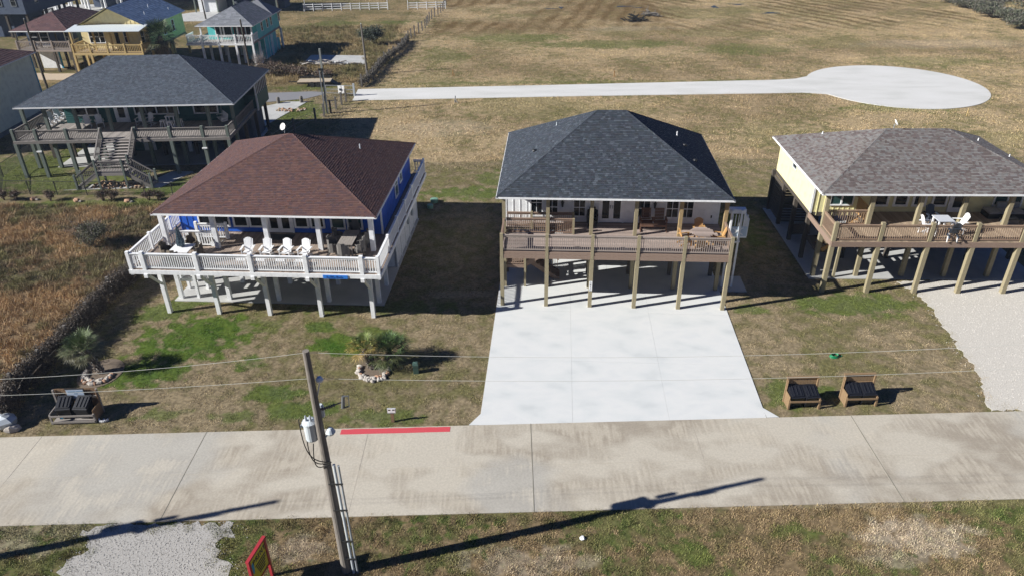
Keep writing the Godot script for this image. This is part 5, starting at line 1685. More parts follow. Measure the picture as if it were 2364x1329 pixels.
	# scrub at the top right corner
	for i in 11:
		var zz := -109.0 - i * 3.0
		bush("field_scrub", "grey green scrub clump at the upper right field edge, %s from the front" % ["first", "second", "third", "fourth", "fifth", "sixth", "seventh", "eighth", "ninth", "tenth", "eleventh"][i], Vector3(77.5 + i * 0.15 + g.randf_range(-0.8, 1.2), 0, zz), Vector3(3.6, 1.3, 2.4) * g.randf_range(0.85, 1.2), 2600, 0.19, [Color(0.075, 0.085, 0.05), Color(0.10, 0.105, 0.065), Color(0.12, 0.105, 0.085)], 100 + i, Color(0.15, 0.13, 0.12), 16, "scrub along the field edge")
	var back := MB.new()
	for i in 60:
		leaf_cloud(back, Vector3(84 + g.randf() * 22, 0.8, -100 - g.randf() * 48), Vector3(3.0, 1.4, 3.0), 260, 0.26, [Color(0.075, 0.085, 0.05), Color(0.10, 0.10, 0.065), Color(0.12, 0.10, 0.08)], g)
	var bs := put(self, "scrub_thicket", back.mesh(), M.leaf)
	bs.set_meta("kind", "stuff")
	tag(bs, "dense grey green scrub filling the upper right corner", "scrub")

# ---------------------------------------------------------------- fences
func fences():
	var g := RandomNumberGenerator.new()
	g.seed = 17
	# overgrown wire fence between the rough lot and the lawn
	var line := [Vector2(-23.3, -26.3), Vector2(-23.75, -28.2), Vector2(-23.6, -30.2), Vector2(-23.5, -32.5), Vector2(-23.6, -34.9), Vector2(-23.5, -37.5), Vector2(-23.2, -39.6), Vector2(-22.6, -42.0), Vector2(-22.2, -45.0), Vector2(-22.0, -50.0)]
	var t := thing("overgrown_fence", "old post fence smothered in grey brown vines along the rough lot", "fence", Vector3.ZERO)
	for i in line.size():
		var p: Vector2 = line[i]
		stick(t, "post", Vector3(p.x, 0, p.y), Vector3(p.x + g.randf_range(-0.08, 0.08), 1.35 + g.randf() * 0.15, p.y), 0.14, 0.14, M.grey_post)
		if i > 0:
			var q: Vector2 = line[i - 1]
			for k in 3:
				stick(t, "wire", Vector3(q.x, 0.35 + k * 0.38, q.y), Vector3(p.x, 0.35 + k * 0.38, p.y), 0.012, 0.012, M.grey_post)
	var mb := MB.new()
	var vines := [Color(0.075, 0.058, 0.045), Color(0.105, 0.08, 0.06), Color(0.055, 0.044, 0.035), Color(0.14, 0.11, 0.082)]
	for i in line.size() - 1:
		var a: Vector2 = line[i]
		var b: Vector2 = line[i + 1]
		for k in 14:
			var c := a.lerp(b, (k + g.randf()) / 14.0)
			leaf_cloud(mb, Vector3(c.x + g.randf_range(-0.15, 0.15), 0.85 + g.randf() * 0.2, c.y), Vector3(0.5, 0.62, 0.5) * g.randf_range(0.9, 1.15), 650, 0.055, vines, g, 0.6)
			leaf_cloud(mb, Vector3(c.x + g.randf_range(-0.2, 0.2), 0.35, c.y), Vector3(0.55, 0.4, 0.5), 350, 0.055, vines, g, 0.6)
		for k in 60:
			var c := a.lerp(b, g.randf())
			mb.col = vines[g.randi() % 4] * g.randf_range(0.8, 1.6)
			var s := Vector3(c.x + g.randf_range(-0.3, 0.3), g.randf() * 0.7, c.y)
			mb.bar(s, s + Vector3(g.randfn() * 0.4, 0.5 + g.randf() * 0.4, g.randfn() * 0.4), 0.012, 0.012)
	var o := put(t, "vines", mb.mesh(), M.leaf)
	o.set_meta("kind", "stuff")

	# chain-link fence before the teal house
	t = thing("chain_link_fence", "thin dark chain link fence before the teal house stairs", "fence", Vector3.ZERO)
	var cl := [Vector2(-42.4, -64.5), Vector2(-42.0, -57.6), Vector2(-39.9, -53.9), Vector2(-37.6, -53.75), Vector2(-35.4, -53.6), Vector2(-33.0, -53.45), Vector2(-30.6, -53.35), Vector2(-28.4, -53.25), Vector2(-26.2, -53.15), Vector2(-24.0, -53.1)]
	for i in cl.size():
		var p: Vector2 = cl[i]
		stick(t, "post", Vector3(p.x, 0, p.y), Vector3(p.x, 1.15, p.y), 0.05, 0.05, M.dark_metal)
		if i > 0:
			var q: Vector2 = cl[i - 1]
			stick(t, "top_rail", Vector3(q.x, 1.12, q.y), Vector3(p.x, 1.12, p.y), 0.035, 0.035, M.dark_metal)
			stick(t, "bottom_wire", Vector3(q.x, 0.1, q.y), Vector3(p.x, 0.1, p.y), 0.012, 0.012, M.dark_metal)
	var wm := MB.new()
	for i in cl.size() - 1:
		var a: Vector2 = cl[i]
		var b: Vector2 = cl[i + 1]
		var n := int(a.distance_to(b) / 0.14)
		for k in n:
			var u := a.lerp(b, float(k) / n)
			for s in [-7, 7]:
				var v := a.lerp(b, clampf((k + s) / float(n), 0, 1))
				wm.bar(Vector3(u.x, 0.1, u.y), Vector3(v.x, 1.1, v.y), 0.005, 0.005)
	put(t, "wire_mesh", wm.mesh(), M.dark_metal)

	# post-and-wire fence running back from the street gate
	t = thing("field_fence", "weathered post and wire fence with brush running back along the hay field", "fence", Vector3.ZERO)
	var fl := [Vector2(-21.6, -64.5), Vector2(-20.7, -68.7), Vector2(-19.4, -72.0), Vector2(-18.9, -73.6), Vector2(-18.5, -74.9), Vector2(-18.2, -76.2), Vector2(-17.95, -77.8), Vector2(-17.7, -79.0)]
	var fk := []
	for i in 30:
		var z := -84.9 - i * 1.95
		fk.append(Vector2(lerpf(-17.0, -11.2, i / 29.0) + (0.25 * sin(i * 0.8)), z))
	for i in fl.size():
		var p: Vector2 = fl[i]
		stick(t, "post", Vector3(p.x, 0, p.y), Vector3(p.x, 1.35, p.y), 0.17, 0.17, M.grey_post)
		if i > 0:
			for k in 3:
				stick(t, "wire", Vector3(fl[i - 1].x, 0.3 + k * 0.4, fl[i - 1].y), Vector3(p.x, 0.3 + k * 0.4, p.y), 0.012, 0.012, M.metal)
	var br := MB.new()
	for i in fk.size():
		var p: Vector2 = fk[i]
		stick(t, "post", Vector3(p.x, 0, p.y), Vector3(p.x + g.randf_range(-0.06, 0.06), 1.3 + g.randf() * 0.3, p.y), 0.16, 0.16, M.grey_post)
		if i > 0:
			var q: Vector2 = fk[i - 1]
			for k in 3:
				stick(t, "wire", Vector3(q.x, 0.3 + k * 0.4, q.y), Vector3(p.x, 0.3 + k * 0.4, p.y), 0.012, 0.012, M.metal)
			if i < 14:
				for k in 3:
					var c := q.lerp(p, (k + 0.5) / 3.0)
					leaf_cloud(br, Vector3(c.x - 0.2, 0.5, c.y), Vector3(0.55, 0.7, 0.7), 300, 0.12, [Color(0.09, 0.075, 0.055), Color(0.12, 0.10, 0.08), Color(0.07, 0.065, 0.04)], g, 0.5)
	o = put(t, "brush", br.mesh(), M.leaf)
	o.set_meta("kind", "stuff")

	# white paddock rails at the top
	for s in [[-36.1, -136.8, -21.5, -137.8, 9, "long white three rail paddock fence at the top left"], [-17.9, -137.5, -11.3, -138.0, 4, "short white three rail paddock fence left of the hay field"]]:
		t = thing("paddock_fence", s[5], "fence", Vector3.ZERO)
		var a := Vector2(s[0], s[1])
		var b := Vector2(s[2], s[3])
		for i in s[4] + 1:
			var p := a.lerp(b, float(i) / s[4])
			stick(t, "post", Vector3(p.x, 0, p.y), Vector3(p.x, 1.25, p.y), 0.12, 0.12, M.white)
		for k in 3:
			stick(t, "rail", Vector3(a.x, 0.35 + k * 0.38, a.y), Vector3(b.x, 0.35 + k * 0.38, b.y), 0.05, 0.14, M.white)
	for x in [-36.1, -21.5, -17.9]:
		var gp := thing("gate_mast", "tall thin white mast at the %s of the paddock fence" % ("left end" if x < -30 else ("gateway left side" if x < -20 else "gateway right side")), "post", Vector3(x, 0, -137.3), 0, "white masts at the paddock")
		stick(gp, "shaft", Vector3(0, 0, -0.3), Vector3(0, 3.4, -0.3), 0.1, 0.1, M.white)
		stick(gp, "cap", Vector3(0, 3.4, -0.3), Vector3(0, 3.46, -0.3), 0.16, 0.16, M.white)

	# galvanised gate with hanging white banner at the street end
	t = thing("farm_gate", "grey tube gate with crumpled white banner at the street end of the lane", "gate", Vector3(-20.35, 0, -81.6), -0.14)
	for k in 3:
		stick(t, "rail", Vector3(0, 0.3 + k * 0.42, 0), Vector3(3.1, 0.3 + k * 0.42, 0), 0.06, 0.06, M.metal)
	for x in [0.0, 1.55, 3.1]:
		stick(t, "upright", Vector3(x, 0.28, 0), Vector3(x, 1.16, 0), 0.06, 0.06, M.metal)
	stick(t, "hinge_post", Vector3(3.2, 0, 0), Vector3(3.2, 1.4, 0), 0.18, 0.18, M.galv)
	for i in 4:
		pc(t, "banner", 1.4 + i * 0.19, 1.58 + i * 0.19, 0.3 + 0.06 * (i % 2), 1.15, -0.09 - 0.03 * (i % 2), -0.05, M.white_plastic)
	pc(t, "banner_mark", 1.55, 1.85, 0.62, 0.85, -0.14, -0.121, M.navy)

# ---------------------------------------------------------------- things along the road
func wheelie_bin(label, at: Vector3, turn: float):
	var t := thing("wheeled_bin", label, "bin", at, turn, "black wheeled bins")
	var mb := MB.new()
	var f := [Vector3(-0.25, 0.05, 0.2), Vector3(0.25, 0.05, 0.2), Vector3(0.25, 0.05, -0.2), Vector3(-0.25, 0.05, -0.2)]
	var u := [Vector3(-0.32, 0.6, 0.32), Vector3(0.32, 0.6, 0.32), Vector3(0.32, 0.9, -0.3), Vector3(-0.32, 0.9, -0.3)]
	for i in 4:
		var j := (i + 1) % 4
		mb.q4(f[i], u[i], u[j], f[j])
	mb.q4(f[0], f[1], f[2], f[3])
	put(t, "body", mb.mesh(), M.bin_black)
	var tilt := Basis(Vector3.RIGHT, 0.45)
	var lid := MB.new()
	lid.frame(Transform3D(tilt, Vector3(0, 0.785, 0.0)), Vector3(0.335, 0.025, 0.37))
	lid.frame(Transform3D(tilt, Vector3(0, 0.825, 0.01)), Vector3(0.29, 0.02, 0.31))
	put(t, "lid", lid.mesh(), M.bin_black)
	var rib := MB.new()
	for x in [-0.17, 0.0, 0.17]:
		rib.frame(Transform3D(tilt, Vector3(x, 0.852, 0.03)), Vector3(0.014, 0.016, 0.26))
	for k in [-1, 1]:
		rib.frame(Transform3D(tilt, Vector3(0, 0.85 - 0.12 * k, 0.02 + 0.25 * k)), Vector3(0.26, 0.014, 0.014))
	put(t, "lid_ribs", rib.mesh(), M.bin_black)
	stick(t, "handle", Vector3(-0.28, 0.93, -0.38), Vector3(0.28, 0.93, -0.38), 0.035, 0.035, M.bin_black)
	for k in [-1, 1]:
		var w := MB.new()
		w.cyl(Vector3(k * 0.27, 0.13, -0.24), Vector3(k * 0.32, 0.13, -0.24), 0.13, 0.13, 14)
		put(t, "wheel", w.mesh(), M.rubber)

func bin_corral(label, at: Vector3, turn: float, w: float, deep: float, tall: float, m, rail_m, sides: int, style: int) -> Node3D:
	# at: middle of the front edge on the ground; z+ is the open front
	var t := thing("bin_corral", label, "bin enclosure", at, turn)
	var bk := node(t, "back_fence")
	var n := int(w / 0.145)
	for i in n:
		var x := -w / 2 + w * i / n
		pc(bk, "picket", x + 0.004, x + w / n - 0.004, 0.06, tall - rng.randf() * 0.015, deep, deep + 0.02, m)
	for hh in [0.3, tall - 0.5]:
		pc(bk, "back_rail", -w / 2, w / 2, hh, hh + 0.09, deep - 0.045, deep - 0.002, rail_m)
	if style == 1:
		pc(bk, "cap_board", -w / 2 - 0.03, w / 2 + 0.03, tall, tall + 0.035, deep - 0.06, deep + 0.08, rail_m)
	for s in [-1, 1]:
		if sides & (1 if s < 0 else 2):
			var sd := node(t, "side_fence")
			var k := int(deep / 0.145)
			for i in k:
				var d := deep * i / k
				var top := 0.72 if i < k - 1 else tall - 0.05
				pc(sd, "picket", s * w / 2 - 0.012, s * w / 2 + 0.012, 0.04, top, d + 0.004, d + deep / k - 0.004, m)
		else:
			stick(t, "side_rail", Vector3(s * w / 2, 0.55, 0), Vector3(s * w / 2, 0.55, -deep), 0.04, 0.09, rail_m)
		post(t, s * w / 2.0, 0.0, 0.0, 0.55, 0.08, rail_m, "front_post")
		post(t, s * w / 2.0, deep - 0.06, 0.0, tall - 0.01, 0.08, rail_m, "back_post")
	pc(t, "front_rail", -w / 2, w / 2, 0.44, 0.53, -0.07, -0.041, rail_m)
	if style == 0:
		pc(t, "bottom_rail", -w / 2, w / 2, 0.1, 0.2, -0.075, -0.045, rail_m)
		pc(t, "floor_slats", -w / 2, w / 2, 0.05, 0.09, 0.0, deep - 0.1, rail_m)
	return t

func roadside():
	# left corral with sign
	var c = bin_corral("weathered brown picket bin corral with pale blue sign by the rough lot", Vector3(-20.1, 0, -26.25), 0.035, 1.95, 0.85, 1.38, M.picket, M.table_wood, 2, 0)
	wheelie_bin("black wheeled bin with raised blue sticker in the weathered corral, left one", Vector3(-20.55, 0.09, -26.68), 0.1)
	wheelie_bin("black wheeled bin in the weathered corral, right one", Vector3(-19.72, 0.09, -26.68), -0.05)
	var st := thing("corral_sign", "pale blue notice board with faint lettering on the weathered corral", "sign", Vector3(-20.1, 0.82, -27.05), 0.035)
	pc(st, "panel", -0.42, 0.36, 0.05, 0.56, -0.03, 0.0, plain(0.42, 0.5, 0.62, 0.5))
	pc(st, "frame", -0.46, 0.40, 0.56, 0.6, -0.04, 0.0, M.dark_metal)
	pc(st, "frame", 0.36, 0.40, 0.02, 0.559, -0.04, 0.0, M.dark_metal)
	for a in [[-0.34, 0.4, 0.32, 0.06], [0.02, 0.4, 0.3, 0.06], [-0.08, 0.3, 0.14, 0.05], [-0.3, 0.1, 0.2, 0.02], [0.0, 0.11, 0.2, 0.02]]:
		pc(st, "letter_line", a[0], a[0] + a[2], a[1], a[1] + a[3], -0.036, -0.031, plain(0.14, 0.24, 0.36, 0.6))
	pc(c, "blue_sticker", -0.62, -0.48, 0.25, 0.4, 0.06, 0.068, M.panel_blue)
	# right corrals
	bin_corral("timber bin corral nearer the driveway with two black bins", Vector3(13.45, 0, -26.75), 0.02, 1.42, 0.66, 1.34, M.picket_new, M.picket_new, 1, 1)
	wheelie_bin("black wheeled bin, left one in the corral nearer the driveway", Vector3(13.12, 0, -27.1), 0.08)
	wheelie_bin("black wheeled bin, right one in the corral nearer the driveway", Vector3(13.8, 0, -27.1), 0.12)
	bin_corral("timber bin corral nearer the gravel drive with two black bins", Vector3(16.15, 0, -26.9), 0.02, 1.42, 0.66, 1.38, M.picket_new, M.picket_new, 1, 1)
	wheelie_bin("black wheeled bin, left one in the corral nearer the gravel", Vector3(15.82, 0, -27.25), 0.02)
	wheelie_bin("black wheeled bin, right one in the corral nearer the gravel", Vector3(16.5, 0, -27.25), 0.06)
	# small white horseshoe ornament by the left corral
	var hs := thing("horseshoe_ornament", "small white scalloped horseshoe ornament on the grass by the corral", "ornament", Vector3(-18.85, 0, -26.45))
	for i in 9:
		var a := lerpf(PI * 1.05, PI * 1.95, i / 8.0)
		var mb := MB.new()
		mb.blob(Vector3(cos(a) * 0.2, 0.08, -sin(a) * 0.16), Vector3(0.045, 0.08, 0.045), 3 + i, 0.05, 4, 7)
		put(hs, "scallop", mb.mesh(), M.white_plastic)
	var mb := MB.new()
	mb.blob(Vector3(0, 0.06, 0), Vector3(0.05, 0.07, 0.05), 2, 0.05, 4, 7)
	put(hs, "centre_knob", mb.mesh(), M.white_plastic)
	# notice on a post, utility box, hose, culvert stone
	var ns := thing("notice_post", "small white notice with two black squares on a brown post", "sign", Vector3(-5.5, 0, -26.15), 0.02)
	pc(ns, "post", -0.07, 0.07, 0.0, 0.62, -0.05, 0.05, M.picket)
	pc(ns, "frame", -0.19, 0.19, 0.58, 0.86, -0.08, -0.051, M.trim_grey)
	pc(ns, "panel", -0.165, 0.165, 0.61, 0.83, -0.088, -0.081, M.white_plastic)
	for x in [-0.1, 0.085]:
		pc(ns, "black_square", x - 0.05, x + 0.05, 0.74, 0.8, -0.094, -0.0885, M.black)
	pc(ns, "letter_line", -0.06, 0.05, 0.66, 0.68, -0.094, -0.0885, M.trim_grey)
	var ub := thing("utility_pedestal", "small green utility pedestal on the lawn near the dark palm", "pedestal", Vector3(-4.85, 0, -29.9), 0.1)
	mb = MB.new()
	mb.box(Vector3(-0.13, 0, -0.13), Vector3(0.13, 0.42, 0.13))
	put(ub, "body", mb.mesh(), M.utility_green)
	mb = MB.new()
	mb.lathe(Vector3(0, 0.42, 0), [Vector2(0.2, 0.0), Vector2(0.2, 0.12), Vector2(0.15, 0.2), Vector2(0.001, 0.22)], 4)
	var cap := put(ub, "cap", mb.mesh(), M.utility_green)
	cap.rotation.y = PI / 4
	var ho := thing("garden_hose", "bright green coiled hose on the lawn right of the driveway", "hose", Vector3(16.5, 0, -30.9), 0.3)
	mb = MB.new()
	for k in 4:
		var ring := []
		for i in 25:
			var a := TAU * i / 24
			ring.append(Vector3(cos(a) * (0.26 - 0.02 * k), 0.04 + k * 0.03 + 0.01 * sin(a * 2 + k), sin(a) * (0.17 - 0.012 * k)))
		mb.tube(ring, 0.017, 6)
	put(ho, "coil", mb.mesh(), M.hose_green)
	mb = MB.new()
	mb.tube([Vector3(0.25, 0.03, 0.02), Vector3(0.36, 0.03, 0.1), Vector3(0.42, 0.03, 0.05)], 0.017, 6)
	put(ho, "loose_end", mb.mesh(), M.hose_green)
	var ro := thing("culvert_stone", "grey broken concrete block at the road edge on the far left", "block", Vector3(-23.1, 0, -26.0), 0.4)
	mb = MB.new()
	mb.blob(Vector3(0, 0.3, 0), Vector3(0.55, 0.4, 0.4), 8, 0.2, 5, 7)
	put(ro, "block", mb.mesh(), M.galv)
	mb = MB.new()
	mb.blob(Vector3(0.3, 0.12, 0.35), Vector3(0.35, 0.2, 0.25), 9, 0.2, 5, 7)
	put(ro, "fragment", mb.mesh(), M.rock)
	# litter: white bag on the near verge
	var li := thing("litter", "small white crumpled scrap on the near verge", "litter", Vector3(2.55, 0.01, -19.3))
	mb = MB.new()
	mb.blob(Vector3(0, 0.05, 0), Vector3(0.1, 0.06, 0.12), 5, 0.3, 5, 7)
	put(li, "scrap", mb.mesh(), M.white_plastic)
	# septic lids
	for a in [[-5.8, -51.4, 0.28, "small green round lid in the grass left of the white house"], [-6.0, -50.3, 0.22, "grey green round riser lid in front of the small green lid"]]:
		var s := thing("septic_lid", a[3], "lid", Vector3(a[0], 0, a[1]))
		mb = MB.new()
		mb.lathe(Vector3.ZERO, [Vector2(a[2], 0.0), Vector2(a[2], 0.22), Vector2(a[2] * 1.1, 0.23), Vector2(a[2] * 1.0, 0.28), Vector2(0.001, 0.31)], 16)
		put(s, "riser", mb.mesh(), plain(0.16, 0.3, 0.22, 0.6))
	# yellow print sign at the near edge
	var ys := thing("yellow_sign", "yellow lettered sign in a dark red timber frame at the bottom edge", "sign", Vector3(-8.8, 0, -17.29), 1.36)
	for x in [-0.52, 0.52]:
		pc(ys, "post", x - 0.05, x + 0.05, 0.0, 1.9, -0.05, 0.05, M.red_frame)
	pc(ys, "top_rail", -0.58, 0.58, 1.9, 1.98, -0.06, 0.06, M.red_frame)
	pc(ys, "panel", -0.46, 0.46, 0.75, 1.88, -0.02, 0.02, M.sign_yellow)
	pc(ys, "bottom_rail", -0.46, 0.46, 0.68, 0.745, -0.035, 0.035, M.red_frame)
	text(ys, "PRINT", 0.28, Vector3(0.06, 1.62, 0.024), M.black)
	for i in 5:
		pc(ys, "letter_line", -0.24 + 0.04 * i, 0.4 - 0.03 * i, 1.34 - i * 0.11, 1.4 - i * 0.11, -0.026, -0.021, M.black)
	var sw := MB.new()
	sw.plate(PackedVector2Array([Vector2(-0.44, -0.3), Vector2(-0.34, -0.34), Vector2(-0.3, -0.2), Vector2(-0.32, 0.0), Vector2(-0.37, 0.16), Vector2(-0.42, 0.1)]), 0.0, 0.005)
	var so := put(ys, "blue_emblem", sw.mesh(), M.panel_blue)
	so.transform = Transform3D(Basis(Vector3(1, 0, 0), PI / 2), Vector3(0, 1.35, 0.022))

func service_pole(label, at: Vector3, tall: float, lean: Vector3, gear: bool) -> Node3D:
	var t := thing("utility_pole", label, "pole", at, 0.0)
	var mb := MB.new()
	mb.cyl(Vector3(0, -0.1, 0), lean * 0.5 + Vector3(0, tall * 0.5, 0), 0.175, 0.14, 14)
	mb.cyl(lean * 0.5 + Vector3(0, tall * 0.5, 0), lean + Vector3(0, tall, 0), 0.14, 0.1, 14)
	put(t, "shaft", mb.mesh(), M.pole_wood)
	if not gear:
		return t
	var at_h := func(hh): return lean * (hh / tall) + Vector3(0, hh, 0)
	# transformer can on the side away from the road
	var tr := node(t, "transformer", at_h.call(6.15) + Vector3(-0.34, 0, -0.12))
	mb = MB.new()
	mb.lathe(Vector3.ZERO, [Vector2(0.001, 0.0), Vector2(0.2, 0.0), Vector2(0.21, 0.03), Vector2(0.21, 0.62), Vector2(0.24, 0.64), Vector2(0.24, 0.7), Vector2(0.12, 0.78), Vector2(0.001, 0.79)], 18)
	put(tr, "tank", mb.mesh(), M.grey_paint)
	for k in 2:
		mb = MB.new()
		mb.lathe(Vector3(-0.08 + k * 0.14, 0.74, 0.06), [Vector2(0.05, 0.0), Vector2(0.035, 0.06), Vector2(0.05, 0.08), Vector2(0.03, 0.12), Vector2(0.045, 0.15), Vector2(0.02, 0.24), Vector2(0.001, 0.25)], 10)
		put(tr, "bushing", mb.mesh(), M.galv)
	stick(tr, "bracket", Vector3(0.15, 0.5, 0.05), Vector3(0.4, 0.5, 0.16), 0.06, 0.12, M.grey_paint)
	stick(tr, "bracket", Vector3(0.15, 0.15, 0.05), Vector3(0.4, 0.15, 0.16), 0.06, 0.12, M.grey_paint)
	pc(tr, "terminal", -0.3, -0.2, 0.48, 0.56, -0.05, 0.05, M.galv)
	# small second can behind
	mb = MB.new()
	mb.lathe(at_h.call(6.95) + Vector3(0.05, 0, -0.26), [Vector2(0.001, 0.0), Vector2(0.1, 0.0), Vector2(0.1, 0.4), Vector2(0.06, 0.46), Vector2(0.001, 0.46)], 12)
	put(t, "arrester", mb.mesh(), M.grey_paint)
	# fuse cut-out on an insulated arm
	var fu := node(t, "fuse_cutout")
	var a: Vector3 = at_h.call(7.35)
	mb = MB.new()
	for i in 6:
		mb.cyl(a + Vector3(0.15 + i * 0.075, 0.03 * i, -0.1), a + Vector3(0.18 + i * 0.075, 0.03 * i + 0.012, -0.1), 0.06, 0.04, 10)
	mb.bar(a + Vector3(0.05, 0, -0.05), a + Vector3(0.78, 0.26, -0.1), 0.03, 0.03)
	put(fu, "arm_insulator", mb.mesh(), M.wicker)
	mb = MB.new()
	mb.cyl(a + Vector3(0.8, 0.05, -0.1), a + Vector3(0.86, 0.5, -0.1), 0.06, 0.05, 10)
	mb.bar(a + Vector3(0.84, 0.5, -0.1), a + Vector3(1.02, 0.5, -0.1), 0.03, 0.03)
	mb.bar(a + Vector3(0.84, 0.06, -0.1), a + Vector3(1.0, 0.1, -0.1), 0.03, 0.03)
	mb.bar(a + Vector3(1.0, 0.1, -0.1), a + Vector3(1.02, 0.52, -0.1), 0.025, 0.025)
	put(fu, "fuse_tube", mb.mesh(), M.dark_grey)
	# top pin insulator, side lamp and street lamp
	mb = MB.new()
	var b: Vector3 = at_h.call(7.9)
	mb.bar(b + Vector3(0.08, 0.0, -0.05), b + Vector3(0.22, 0.5, -0.08), 0.04, 0.04)
	mb.lathe(b + Vector3(0.23, 0.5, -0.08), [Vector2(0.03, 0.0), Vector2(0.11, 0.06), Vector2(0.12, 0.12), Vector2(0.07, 0.2), Vector2(0.001, 0.21)], 12)
	put(t, "pin_insulator", mb.mesh(), M.white_plastic)
	mb = MB.new()
	var c: Vector3 = at_h.call(6.4)
	mb.bar(c + Vector3(0.12, -0.1, 0.0), c + Vector3(0.26, 0.1, 0.02), 0.05, 0.05)
	mb.lathe(c + Vector3(0.32, 0.02, 0.03), [Vector2(0.001, 0.0), Vector2(0.11, 0.04), Vector2(0.16, 0.12), Vector2(0.1, 0.24), Vector2(0.06, 0.28), Vector2(0.001, 0.3)], 12)
	put(t, "lamp_head", mb.mesh(), M.grey_paint)
	# drooping leads
	for k in 3:
		var pts := []
		var s: Vector3 = at_h.call(6.95 - 0.5 * k) + Vector3(-0.66 + 0.16 * k, 0, -0.1)
		var e: Vector3 = at_h.call(5.25) + Vector3(0.2, 0.1, 0.12)
		for i in 13:
			var u := i / 12.0
			pts.append(s.lerp(e, u) + Vector3(-0.22 * sin(u * PI), -0.45 * sin(u * PI), 0.12 * sin(u * PI)))
		mb = MB.new()
		mb.tube(pts, 0.018, 6)
		put(t, "lead", mb.mesh(), M.cable)
	# two conduits down the right side
	for k in 2:
		var x := 0.27 + k * 0.14
		var top: float = 5.2 - k * 0.05
		mb = MB.new()
		mb.cyl(Vector3(x, 0.0, 0.08), at_h.call(top) + Vector3(x - 0.02, 0, 0.08), 0.05 - 0.012 * k, 0.05 - 0.012 * k, 10)
		put(t, "conduit", mb.mesh(), M.grey_paint if k == 0 else M.galv)
	for hh in [4.4, 3.2, 1.7, 0.8]:
		var q: Vector3 = at_h.call(hh)
		stick(t, "strap", q + Vector3(-0.02, 0, 0.14), q + Vector3(0.46, 0, 0.14), 0.03, 0.05, M.dark_metal)
	return t

func wire_span(label, a: Vector3, b: Vector3, sag: float, r := 0.0055):
	var pts := []
	for i in 25:
		var u := i / 24.0
		pts.append(a.lerp(b, u) - Vector3(0, 4.0 * sag * u * (1.0 - u), 0))
	var mb := MB.new()
	mb.tube(pts, r, 5)
	var o := put(self, "overhead_wire", mb.mesh(), M.wire)
	tag(o, label, "wire", "overhead wires along the road")

func utilities():
	service_pole("weathered timber utility pole with grey transformer at the near road verge", Vector3(-6.06, 0, -17.96), 9.62, Vector3(-0.06, 0, 0.0), true)
	service_pole("timber utility pole outside the left edge that shades the verge", Vector3(-25.8, 0, -17.0), 9.6, Vector3.ZERO, true)
	service_pole("timber utility pole outside the right edge carrying the wires", Vector3(21.6, 0, -18.6), 9.7, Vector3.ZERO, false)
	wire_span("upper overhead wire left of the transformer pole", Vector3(-25.8, 9.45, -17.1), Vector3(-6.1, 9.5, -18.05), 0.52)
	wire_span("lower overhead wire left of the transformer pole", Vector3(-25.8, 8.75, -17.1), Vector3(-6.1, 8.55, -18.05), 0.28)
	wire_span("upper overhead wire right of the transformer pole", Vector3(-6.1, 9.5, -18.05), Vector3(21.6, 9.55, -18.7), 0.52)
	wire_span("lower overhead wire right of the transformer pole", Vector3(-6.1, 8.55, -18.05), Vector3(21.6, 8.55, -18.7), 0.42)
	# service poles at the back
	var t := thing("service_mast", "pair of slim timber poles with conduit beside the lane gate", "pole", Vector3(-18.8, 0, -74.7))
	stick(t, "shaft", Vector3(0, 0, 0), Vector3(0.05, 6.5, 0), 0.17, 0.17, M.pole_grey)
	stick(t, "shaft", Vector3(-0.25, 0, 0.1), Vector3(-0.22, 4.4, 0.1), 0.1, 0.1, M.metal)
	pc(t, "fuse_box", -0.35, 0.2, 4.4, 4.6, -0.15, 0.0, M.black)
	for a in [[-17.4, -90.9, 5.9, "slim leaning timber pole on the brushy fence line"], [-32.7, -94.2, 6.0, "dark timber pole before the aqua house"], [-53.6, -85.7, 7.7, "dark leaning timber pole before the maroon roofed house"], [-51.0, -130.0, 6.0, "dark pole behind the cream house by the far slab"], [-40.0, -135.0, 5.0, "dark pole behind the aqua house"]]:
		var p := thing("timber_pole", a[3], "pole", Vector3(a[0], 0, a[1]), 0, "distant timber poles")
		var mb := MB.new()
		mb.cyl(Vector3.ZERO, Vector3(-0.12, a[2], 0), 0.14, 0.09, 10)
		put(p, "shaft", mb.mesh(), M.grey_post if a[0] > -20 else M.dark_wood)
		mb = MB.new()
		mb.cyl(Vector3(-0.12, a[2], 0), Vector3(-0.12, a[2] + 0.12, 0), 0.05, 0.03, 8)
		put(p, "cap", mb.mesh(), M.galv)
	# satellite dishes on two roofs
	for a in [["blue_house", 5.6, 8.32, 7.2, "white satellite dish on the brown roof ridge", -0.6], ["yellow_house", 5.1, 7.75, 6.75, "white satellite dish on the mottled roof ridge", 1.42]]:
		var h: Node3D = get_node(a[0])
		var s := thing("satellite_dish", a[4], "dish", on(h, a[1], a[2] - 0.05, a[3]), a[5])
		s.scale = Vector3.ONE * 0.72
		var mb := MB.new()
		mb.cyl(Vector3.ZERO, Vector3(0, 0.45, 0), 0.025, 0.025, 8)
		put(s, "mast", mb.mesh(), M.galv)
		mb = MB.new()
		for i in 3:
			for j in 14:
				var r0 := i * 0.1; var r1 := (i + 1) * 0.1
				var a0 := TAU * j / 14; var a1 := TAU * (j + 1) / 14
				mb.q4(Vector3(cos(a0) * r0, sin(a0) * r0, r0 * r0), Vector3(cos(a0) * r1, sin(a0) * r1, r1 * r1), Vector3(cos(a1) * r1, sin(a1) * r1, r1 * r1), Vector3(cos(a1) * r0, sin(a1) * r0, r0 * r0))
		var d := put(s, "reflector", mb.mesh(), M.white_plastic)
		d.position = Vector3(0, 0.55, 0.04)
		d.rotation.x = -0.5
		stick(s, "feed_arm", Vector3(0, 0.35, 0.05), Vector3(0, 0.5, 0.4), 0.025, 0.025, M.galv)

